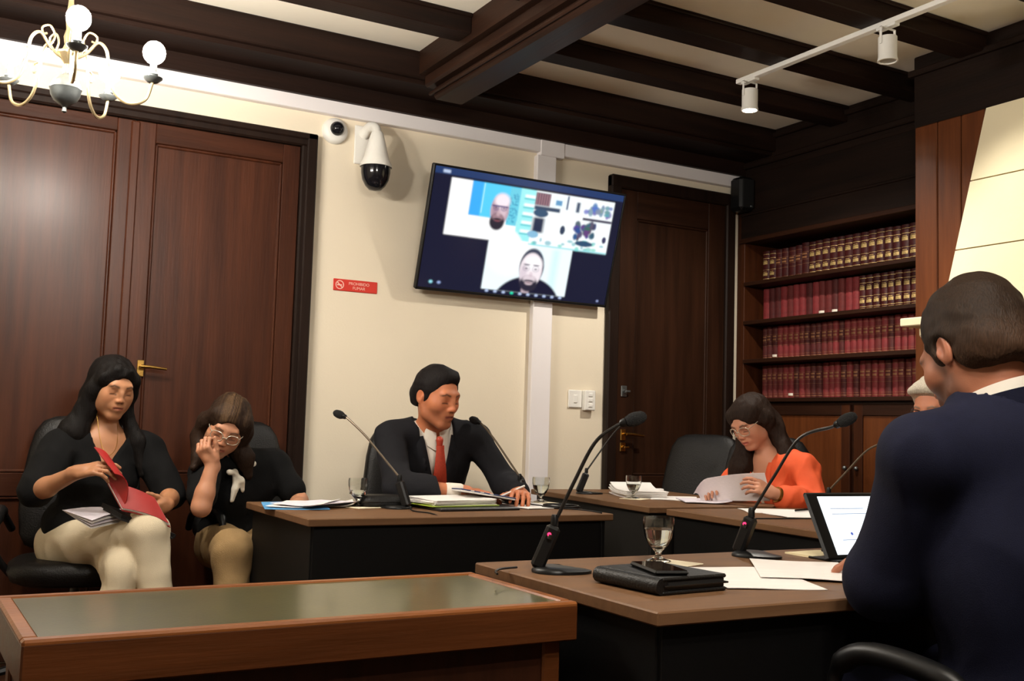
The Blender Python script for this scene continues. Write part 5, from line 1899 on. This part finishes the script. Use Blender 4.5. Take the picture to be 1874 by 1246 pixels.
def microphone(label, base, az, reach, height, lit, cable=None, bend=.06, neck_m=None, foam=.016):
    """gooseneck microphone: base plate, tilted block, neck, foam head; leans along heading az"""
    t = thing('gooseneck_microphone', label, 'microphone', (base[0], base[1], TZ), az, 'gooseneck microphones on the tables')
    # teardrop base plate
    poly = []
    for i in range(24):
        a = 2 * math.pi * i / 24
        x, y = math.cos(a), math.sin(a)
        poly.append((.045 + x * (.072 if x > 0 else .062), y * (.052 - .012 * x)))
    lo_ = [(p[0], p[1], 0) for p in poly]
    md = [(p[0], p[1], .006) for p in poly]
    hi = [(.045 + (p[0] - .045) * .86, p[1] * .86, .012 - .004 * (p[0] > .06)) for p in poly]
    loft([lo_, md, hi]).build('base_plate', PLASTIC, t, angle=60)
    M = Matrix.Translation((-.006, 0, .008)) @ Matrix.Rotation(R(22), 4, 'Y')
    MB().box(-.016, .016, -.015, .015, 0, .10, b=.006, M=M).build('stand_block', PLASTIC, t)
    p0 = M @ Vector((0, 0, .10))
    MB().lathe([(.0085, 0), (.009, .004), (.0085, .02), (.006, .026)], tuple(p0), 14).build('neck_socket', PLASTIC, t)
    if lit:
        o2 = MB().lathe([(.0055, -.004), (.0055, .006)], n=14, M=M.to_3x3().to_4x4()).build('talk_button', METAL, t)
        o2.location = M @ Vector((0, -.0165, .075))
        o3 = MB().lathe([(.0045, 0), (.0045, .004), (.001, .005)], n=12, M=Matrix.Rotation(R(90), 4, 'X')).build('status_light', LED, t, label='small red status light')
        o3.location = M @ Vector((-.004, -.0145, .080))
    a = Vector(p0) + Vector((.006, 0, .02))
    e = Vector((reach, 0, height))
    mid = a.lerp(e, .62) + Vector((-bend * .35, 0, bend))
    q = a.lerp(e, .30) + Vector((-bend * .25, 0, bend * .45))
    pre = e + Vector((-.022, 0, -.010))
    path = catmull([a, q, mid, pre, e], 8)
    MB().tube(path, [.0042] * len(path), 8).build('gooseneck', neck_m or GNECK, t)
    d = (path[-1] - path[-3]).normalized()
    MM = Matrix.Translation(e) @ d.to_track_quat('Z', 'X').to_matrix().to_4x4()
    MB().lathe([(.005, -.014), (.009, -.010), (.0105, .0)], n=14, M=MM).build('collar', PLASTIC, t)
    MB().lathe([(.004, -.002), (foam * .72, .002), (foam, .014), (foam * 1.02, .026), (foam * .86, .040), (foam * .5, .048), (.001, .050)], n=18, M=MM).build('foam_head', MESHBLK, t)
    if cable:
        MB().tube(catmull([Vector(p) for p in cable], 6), .0026, 6).build('cable', PLASTIC, t)
    return t
microphone('black gooseneck microphone left of the man with the red tie', (1.628, 3.66), R(124), .30, .34, False, [(-.03, .02, .006), (-.10, .10, .004), (-.20, .135, .002), (-.245, .16, -.02), (-.25, .165, -.12), (-.25, .165, -.26)], .012, GNECK_L)
microphone('black gooseneck microphone right of the man with the red tie', (2.205, 3.76), R(112), .265, .335, False, [(-.03, .0, .006), (-.16, .02, .004), (-.395, .06, .004), (-.415, .062, -.02), (-.42, .062, -.2)], .012, GNECK_L)
microphone('black gooseneck microphone with a red light beside the black portfolio', (1.235, 2.035), R(-31), .185, .337, True, [(-.05, .01, .006), (-.085, -.025, .006), (-.095, -.055, .004), (-.09, -.085, .003)], .034, None, .0155)
microphone('black gooseneck microphone on the table of the woman in orange', (2.889, 4.395), R(-22), .25, .375, False, None, .02)
microphone('black gooseneck microphone with a red light left of the tablet', (1.925, 2.150), R(-70), .27, .352, True, None, .048, None, .0155)
microphone('gooseneck microphone with a pale stem behind the tablet', (3.02, 2.93), R(-62), .28, .32, False, [(-.03, .0, .005), (-.12, -.10, .004), (-.22, -.22, .004)], .03, GNECK_L)

def goblet(label, x, y, s=1.0, fill=.62):
    t = thing('water_glass', label, 'glass', (x, y, TZ), 0, 'stemmed water glasses')
    prof_o = [(.001, 0), (.030, 0), (.031, .002), (.018, .006), (.008, .012), (.007, .020), (.012, .027), (.024, .040), (.033, .058), (.037, .078), (.0375, .095), (.036, .105)]
    prof_i = [(.0345, .105), (.0358, .095), (.0352, .078), (.0312, .058), (.0222, .042), (.010, .033), (.001, .031)]
    MB().lathe([(r * s, z * s) for r, z in prof_o + prof_i], n=32, close=False).build('bowl', GLASS, t, angle=70)
    zt = .031 + (.105 - .031) * fill
    pw = [(.001, .0315), (.0098, .0335), (.0219, .0425), (.0309, .0585)]
    r_t = .0345 if zt > .07 else .0325
    pw += [(r_t, min(zt - .001, .076)), (r_t + .0004, zt), (.001, zt)]
    MB().lathe([(r * s, z * s) for r, z in pw], n=32, close=False).build('water', WATER, t, angle=50)
    return t
goblet('water glass at the left end of the red-tied man\'s table', 1.479, 3.770, 1.0, .2)
goblet('water glass at the right end of the red-tied man\'s table', 2.352, 3.880, 1.0, .55)
goblet('water glass on the table of the woman in orange', 2.957, 4.040, 1.0, .45)
goblet('half-full water glass behind the black portfolio in the foreground', 1.604, 2.085, 1.02, .62)
def coaster(label, x, y, r=.05, sq=False, col=(224, 214, 190), rz=0):
    m = mat('paper_napkin', (226, 214, 186), .85, var=.04, vscale=40)
    if sq:
        o = MB().box(-r, r, -r, r, 0, .003, b=.0012).build('napkin', m)
    else:
        o = MB().lathe([(.001, 0), (r, 0), (r, .002), (.001, .002)], n=28).build('napkin', m)
    o.location = (x, y, TZ - .0002)
    o.rotation_euler = (0, 0, rz)
    return tag(o, label, 'napkin', 'paper napkins under the glasses')
for (lab, x, y, sq, rz) in (('cream paper napkin under the left glass of the red-tied man', 1.485, 3.745, True, .3), ('cream paper napkin under the right glass of the red-tied man', 2.345, 3.84, True, .1),
                            ('cream paper napkin under the glass of the woman in orange', 2.955, 4.025, True, .5), ('cream paper napkin under the foreground water glass', 1.62, 2.05, True, .35)):
    coaster(lab, x, y, .055, sq, rz=rz)
# the glasses stand on their napkins
for o in list(scene.objects):
    if o.name.startswith('water_glass'):
        o.location.z = TZ + .003

def paper(label, c, w, h, rz, z=0.0, curl=0.0, th=.0012, m=None, name='paper_sheet', group='loose papers on the tables', lift=0.0, seed=0):
    r_ = random.Random(seed)
    ph, am = r_.random() * 6, .0012
    def fn(u, v):
        x, y = (u - .5) * w, (v - .5) * h
        zz = am * (1 + math.sin(u * 5 + ph + v * 3)) + curl * max(0, u - .55) ** 2 + lift * v * v
        return (x, y, zz)
    o = MB().sheet(fn, 10, 10, th).build(name, m or PAPER, None, angle=60)
    o.location = (c[0], c[1], TZ + z + .0006)
    o.rotation_euler = (0, 0, rz)
    return tag(o, label, 'paper', group)

LINED = mat('typed_paper', (234, 228, 224), 0.8, var=0.06, vscale=5, stretch=(1, 22, 1))
paper('white typed sheet beside the black portfolio', (1.640, 1.80), .216, .330, R(-22), 0, 0, m=LINED, seed=1)
paper('white typed sheet in front of the tablet', (1.842, 1.845), .216, .330, R(-38), .0035, 0, m=LINED, seed=2)
o = paper('small cream notepad left of the tablet', (2.150, 2.085), .15, .11, R(-4), 0, .0, .006, mat('cream_note', (232, 218, 178), .8), 'notepad', seed=3)
o['category'] = 'notepad'

# black portfolio with the phone on top
t = thing('portfolio', 'thick black leather portfolio lying on the foreground table', 'portfolio', (1.290, 1.660, TZ), R(5))
MB().box(0, .176, 0, .20, 0, .008, b=.003).build('lower_cover', LEATHER, t)
MB().box(.004, .172, .003, .197, .008, .027, b=.002).build('pages', mat('dark_page_edge', (26, 25, 25), .7), t)
MB().box(0, .176, 0, .20, .026, .034, b=.003).build('upper_cover', LEATHER, t)
MB().tube([(.001, .002, .017), (.001, .198, .017)], .0165, 14).build('spine', LEATHER, t)
zip_ = MB().tube([(.004, .0, .017), (.178, .0, .017), (.178, .198, .017)], .0022, 6).build('zip', METAL, t)
t = thing('smartphone', 'black smartphone lying on the portfolio', 'phone', (1.352, 1.755, TZ + .0345), R(-16))
MB().box(-.036, .036, -.075, .075, 0, .009, b=.004).build('case', PLASTIC, t)
MB().box(-.033, .033, -.071, .071, .0088, .0096, b=.0003).build('screen', mat('phone_glass', (8, 8, 9), .06), t)
MB().box(-.030, -.012, .045, .068, -.0006, .0, b=.0002).build('camera_bump', METAL, t)

# tablet on its keyboard stand
t = thing('tablet_computer', 'black tablet with a bright white screen standing on the foreground table', 'tablet', (2.052, 1.962, TZ), R(-2))
tilt = math.atan2(.085, .16)
M = Matrix.Rotation(-tilt, 4, 'X') @ Matrix.Translation((0, 0, .004))
MB().box(0, .285, 0, .012, 0, .190, b=.006, M=M).build('case', PLASTIC, t)
MB().box(.040, .262, -.0012, .001, .014, .176, M=M).build('screen', mat('tablet_screen', (240, 246, 250), .2, emit=(226, 240, 250), estr=1.25, var=0.03, vscale=6), t, smooth=False, label='bright white screen')
dm = mat('screen_print', (120, 130, 150), .4, emit=(150, 165, 190), estr=.8)
MB().lathe([(.0045, 0), (.0045, .0004), (.001, .0004)], n=14, M=M @ Matrix.Translation((.115, -.0012, .070)) @ Matrix.Rotation(R(90), 4, 'X')).build('cursor_mark', mat('screen_blue', (70, 90, 170), .4, emit=(90, 110, 190), estr=.6), t)
for i, (x0, x1, z) in enumerate(((.075, .15, .052), (.07, .20, .125), (.07, .19, .140))):
    MB().box(x0, x1, -.0016, -.0012, z, z + .0022, M=M).build('text_line', dm, t)
MB().box(.01, .275, -.02, .085, 0, .005, b=.002).build('stand_flap', PLASTIC, t)
MB().box(.07, .215, .05, .058, .0, .10, b=.002, M=Matrix.Translation((0, .045, 0)) @ Matrix.Rotation(R(14), 4, 'X')).build('prop', PLASTIC, t)

# papers and folders on the red-tied man's table
BLUEF = mat('light_blue_folder', (92, 160, 214), 0.5, var=.1, vscale=10)
NAVYF = mat('navy_folder', (38, 56, 106), 0.45, var=.15, vscale=20)
o = paper('light blue folder under papers at the left table corner', (1.255, 3.835), .23, .32, R(-14), 0, 0, .003, BLUEF, 'folder', 'folders on the red-tied man\'s table', seed=11)
o['category'] = 'folder'
LILAC_SHADE = mat('lilac_shadow_paper', (222, 216, 226), 0.8, var=.05, vscale=6)  # white paper with its lilac shading put into the colour
paper('curling white sheet on the light blue folder', (1.290, 3.83), .21, .297, R(-32), .006, .07, .0015, PAPER, seed=12)
paper('white sheet with lilac shading painted in, crossing the curling sheet', (1.335, 3.80), .21, .297, R(-58), .012, .03, .0015, LILAC_SHADE, seed=13)
paper('white sheet beside the left water glass', (1.41, 3.86), .16, .21, R(-20), .002, .06, .0015, PAPER, seed=14)
# leather case
t = thing('document_case', 'black zipped document case beside the left microphone', 'case', (1.585, 3.775, TZ), R(-8))
loft([superring(0, 0, 0, .092, .06, e=4), superring(0, 0, .012, .098, .066, e=4), superring(0, .004, .030, .096, .062, e=4), superring(0, .006, .042, .088, .054, e=4), superring(0, .006, .045, .07, .04, e=4)]).build('body', LEATHER, t, angle=70)
MB().tube([(-.096, -.066, .022), (.096, -.066, .022)], .002, 6).build('zip', METAL, t)

def binder(label, c, w, h, rz, th, cover, z=0, name='document_folder'):
    t = thing(name, label, 'folder', (c[0], c[1], TZ + z), rz, 'folders on the red-tied man\'s table')
    MB().box(-w / 2, w / 2, -h / 2, h / 2, 0, .004, b=.001).build('back_cover', cover, t)
    n = 6
    for i in range(n):
        d = (random.random() - .5) * .012
        def fn(u, v, i=i):
            return ((u - .5) * (w - .02) + d, (v - .5) * (h - .02), .006 + i * th / n + .03 * max(0, u - .72) ** 2 * (i > 2) + .002 * math.sin(3 * v + i))
        q_ = MB().sheet(fn, 8, 6, th / n * .8).build('page', PAPER, t)
        q_.rotation_euler = (0, 0, (random.random() - .5) * .10)
    return t
GREENF = mat('lime_folder', (150, 170, 60), .5)
binder('open lime-edged folder of papers in front of the red-tied man', (1.835, 3.70), .30, .235, R(6), .022, GREENF, .012)
t = thing('flat_case', 'flat dark grey case under the lime-edged folder', 'case', (1.875, 3.655, TZ), R(3))
MB().box(-.175, .175, -.125, .125, 0, .011, b=.003).build('body', mat('case_grey', (58, 58, 60), .35, metal=.6), t)
MB().box(-.02, .02, -.1255, -.124, .004, .007).build('latch_notch', METAL, t)
t = thing('spiral_notebook', 'navy blue notebook tilted on the papers before the red-tied man', 'notebook', (1.995, 3.735, TZ + .049), R(-6))
t.rotation_euler = (R(-3), R(9), R(-12))
MB().box(-.115, .115, -.08, .08, 0, .004, b=.001).build('cover', NAVYF, t)
MB().box(-.112, .112, -.078, .078, -.006, .0, b=.001).build('pages', PAPER, t)
for i in range(3):
    MB().box(-.075 + i * .04, -.060 + i * .04, -.081, -.0795, .001, .0035).build('print_mark', PAPER, t)
paper('white sheet under the red-tied man\'s hand', (2.19, 3.70), .21, .26, R(8), .001, .0, .003, PAPER, seed=21)
t = thing('pen', 'white pen in the red-tied man\'s left hand', 'pen', (2.125, 3.715, TZ + .062), 0)
MB().tube([(-.075, -.02, -.022), (.06, .02, .018)], [.0035, .0045], 10).build('barrel', WHITEP, t)
MB().tube([(-.088, -.024, -.026), (-.075, -.02, -.022)], [.001, .0034], 10).build('tip', METAL, t)
t = thing('cable_coil', 'loop of black cable at the right end of the red-tied man\'s table', 'cable', (2.292, 3.62, TZ), 0)
for j, (rx, ry, dz) in enumerate(((.075, .075, .004), (.066, .082, .009))):
    MB().tube([(rx * math.cos(a), ry * math.sin(a), dz) for a in [i * math.pi / 12 for i in range(25)]], .0038, 8, cap=False).build('loop', PLASTIC, t)

# papers on the table of the woman in orange
t = thing('paper_stack', 'stack of white documents behind the water glass of the woman in orange', 'paper stack', (3.10, 4.20, TZ), R(-20))
for i in range(5):
    def fn(u, v, i=i):
        return ((u - .5) * .21 + .006 * math.sin(i * 2.1), (v - .5) * .297 + .005 * math.cos(i * 1.7), .002 + i * .007 + .022 * max(0, v - .5) ** 2 * (i + 1))
    MB().sheet(fn, 6, 8, .005).build('document', PAPER, t)
paper('white sheet lying near the middle of the orange-jacketed woman\'s table', (3.19, 4.03), .21, .297, R(-40), 0, 0, .003, PAPER, seed=31)
paper('white sheets with lilac shading painted in, under the held document', (3.20, 3.83), .21, .30, R(-30), .004, .06, .003, LILAC_SHADE, seed=32)
t = thing('small_white_box', 'small white box on the stack end beside the empty chair', 'box', (3.245, 4.235, TZ), R(-15))
MB().box(-.028, .028, -.02, .02, 0, .034, b=.003).build('carton', PAPER, t)
MB().box(-.012, .012, -.0205, -.0195, .008, .026).build('label', LILAC_SHADE, t)
# the document she holds up, curling over
def held(u, v):
    # u from her hand to the far curled edge, v bottom to top
    p = Vector((3.335, 3.535, .765)).lerp(Vector((3.215, 3.865, .745)), u)
    hgt = .125 - .035 * u ** 2
    back = Vector((-.045, -.012, 0)) * (v ** 1.4)
    q = p + Vector((0, 0, hgt * v)) + back
    cu = .05 * max(0, u - .72) / .28
    q += Vector((-.02, .02, 0)) * cu * 4 * v
    q.z -= .10 * (max(0, u - .80) / .2) ** 2 * v ** 2 * .6
    q += Vector((-.012, -.004, 0)) * math.sin(u * 3.1) * (1 - v * .3)
    return tuple(q)
o = MB().sheet(held, 20, 12, .0012).build('held_document', PAPER2)
tag(o, 'curved printed document held up by the woman in orange', 'paper', 'loose papers on the tables')
# papers on the table behind the tablet
paper('white sheet with a dark clip on the table behind the tablet', (3.16, 3.30), .21, .297, R(60), 0, 0, .002, PAPER, seed=41)
paper('white sheet nearest the tablet on the table behind it', (3.13, 3.10), .21, .297, R(75), .001, 0, .002, PAPER, seed=42)
t = thing('pen', 'dark pen lying on the papers behind the tablet', 'pen', (3.27, 3.27, TZ + .009), R(20))
MB().tube([(-.07, 0, 0), (.06, 0, 0)], .0045, 10).build('barrel', PLASTIC, t)
MB().tube([(.06, 0, 0), (.073, 0, 0)], [.0044, .001], 10).build('tip', METAL, t)

# ------------------------------------------------------------------ what the reading woman holds
REDC = mat('red_book_cover', (158, 30, 30), 0.4, var=.08, vscale=12, coat=.2)
REDP = mat('red_printed_page', (150, 34, 32), 0.5, var=.12, vscale=9)
t = thing('red_book', 'open red softcover book held by the reading woman', 'book', (.735, 4.06, .755))
# local axes: spine runs from lower left to upper right of her lap
def page_low(u, v, off=0.0):
    # lower half lying in the left hand: u along the spine, v away from the spine
    p = Vector((-.105, .02, .052)).lerp(Vector((-.060, -.045, -.040)), u)
    q = Vector((.165, -.032, -.066))
    w_ = p + q * v + Vector((0, -.004, .014)) * math.sin(v * 2.6) + Vector((0, -.35, .35)) * off
    return tuple(w_)
def page_up(u, v, off=0.0):
    p = Vector((-.105, .02, .052)).lerp(Vector((-.060, -.045, -.040)), u)
    a = v * 1.5
    q = Vector((.030 * math.sin(a * 1.6) - .055 * v * v, -.012 * v, .135 * math.sin(min(1.5, a) * .95))) + Vector((-.02, .01, .0)) * v * (1 - u)
    return tuple(p + q + Vector((-.3, -.2, .1)) * off)
MB().sheet(page_low, 8, 12, .004).build('lower_cover', REDC, t)
MB().sheet(lambda u, v: page_low(u * .96 + .02, v * .97, .012), 8, 12, .010).build('page_block', PAPER, t)
MB().sheet(lambda u, v: page_low(u * .96 + .02, v * .96, .028), 8, 12, .0012).build('printed_page', REDP, t)
MB().sheet(page_up, 8, 14, .003).build('raised_cover', REDC, t)
MB().sheet(lambda u, v: page_up(.36 + u * .28, .52 + v * .22, .006), 6, 6, .0008).build('cover_print', PAPER, t, label='white printing on the cover')
t = thing('black_folder', 'black folder under the red book on the reading woman\'s lap', 'folder', (.735, 4.085, .700))
def fol(u, v):
    p = Vector((-.115, .03, .030)).lerp(Vector((-.060, -.06, -.005)), u)
    return tuple(p + Vector((.19, -.02, -.075)) * v)
MB().sheet(fol, 4, 6, .016).build('cover', LEATHER, t)
MB().sheet(lambda u, v: tuple(Vector(fol(u * .9 + .05, v * .96 + .02)) + Vector((-.003, -.008, -.010))), 4, 6, .006).build('pages', mat('dark_page_edge', (26, 25, 25), .7), t)

t = thing('lap_papers', 'folded white papers lying on the reading woman\'s thigh', 'paper stack', (.60, 4.13, .672))
for i in range(4):
    def fn(u, v, i=i):
        a = Vector((-.105, .055, .035 - .006 * i)).lerp(Vector((-.020, -.075, -.022 + .004 * i)), v)
        b = Vector((.175, .0, .010))
        return tuple(a + (b - a) * u * (1 - .04 * i) + Vector((0, 0, .010 * math.sin(u * math.pi) * (i * .5))) + Vector((0, -.004, .006)) * i)
    MB().sheet(fn, 8, 6, .002).build('sheet', (PAPER, LILAC_SHADE)[i % 2], t)
MB().tube(catmull([(.15, -.005, .012), (.20, -.02, .010), (.235, -.012, .012)], 6), .003, 8).build('pen', METAL, t)
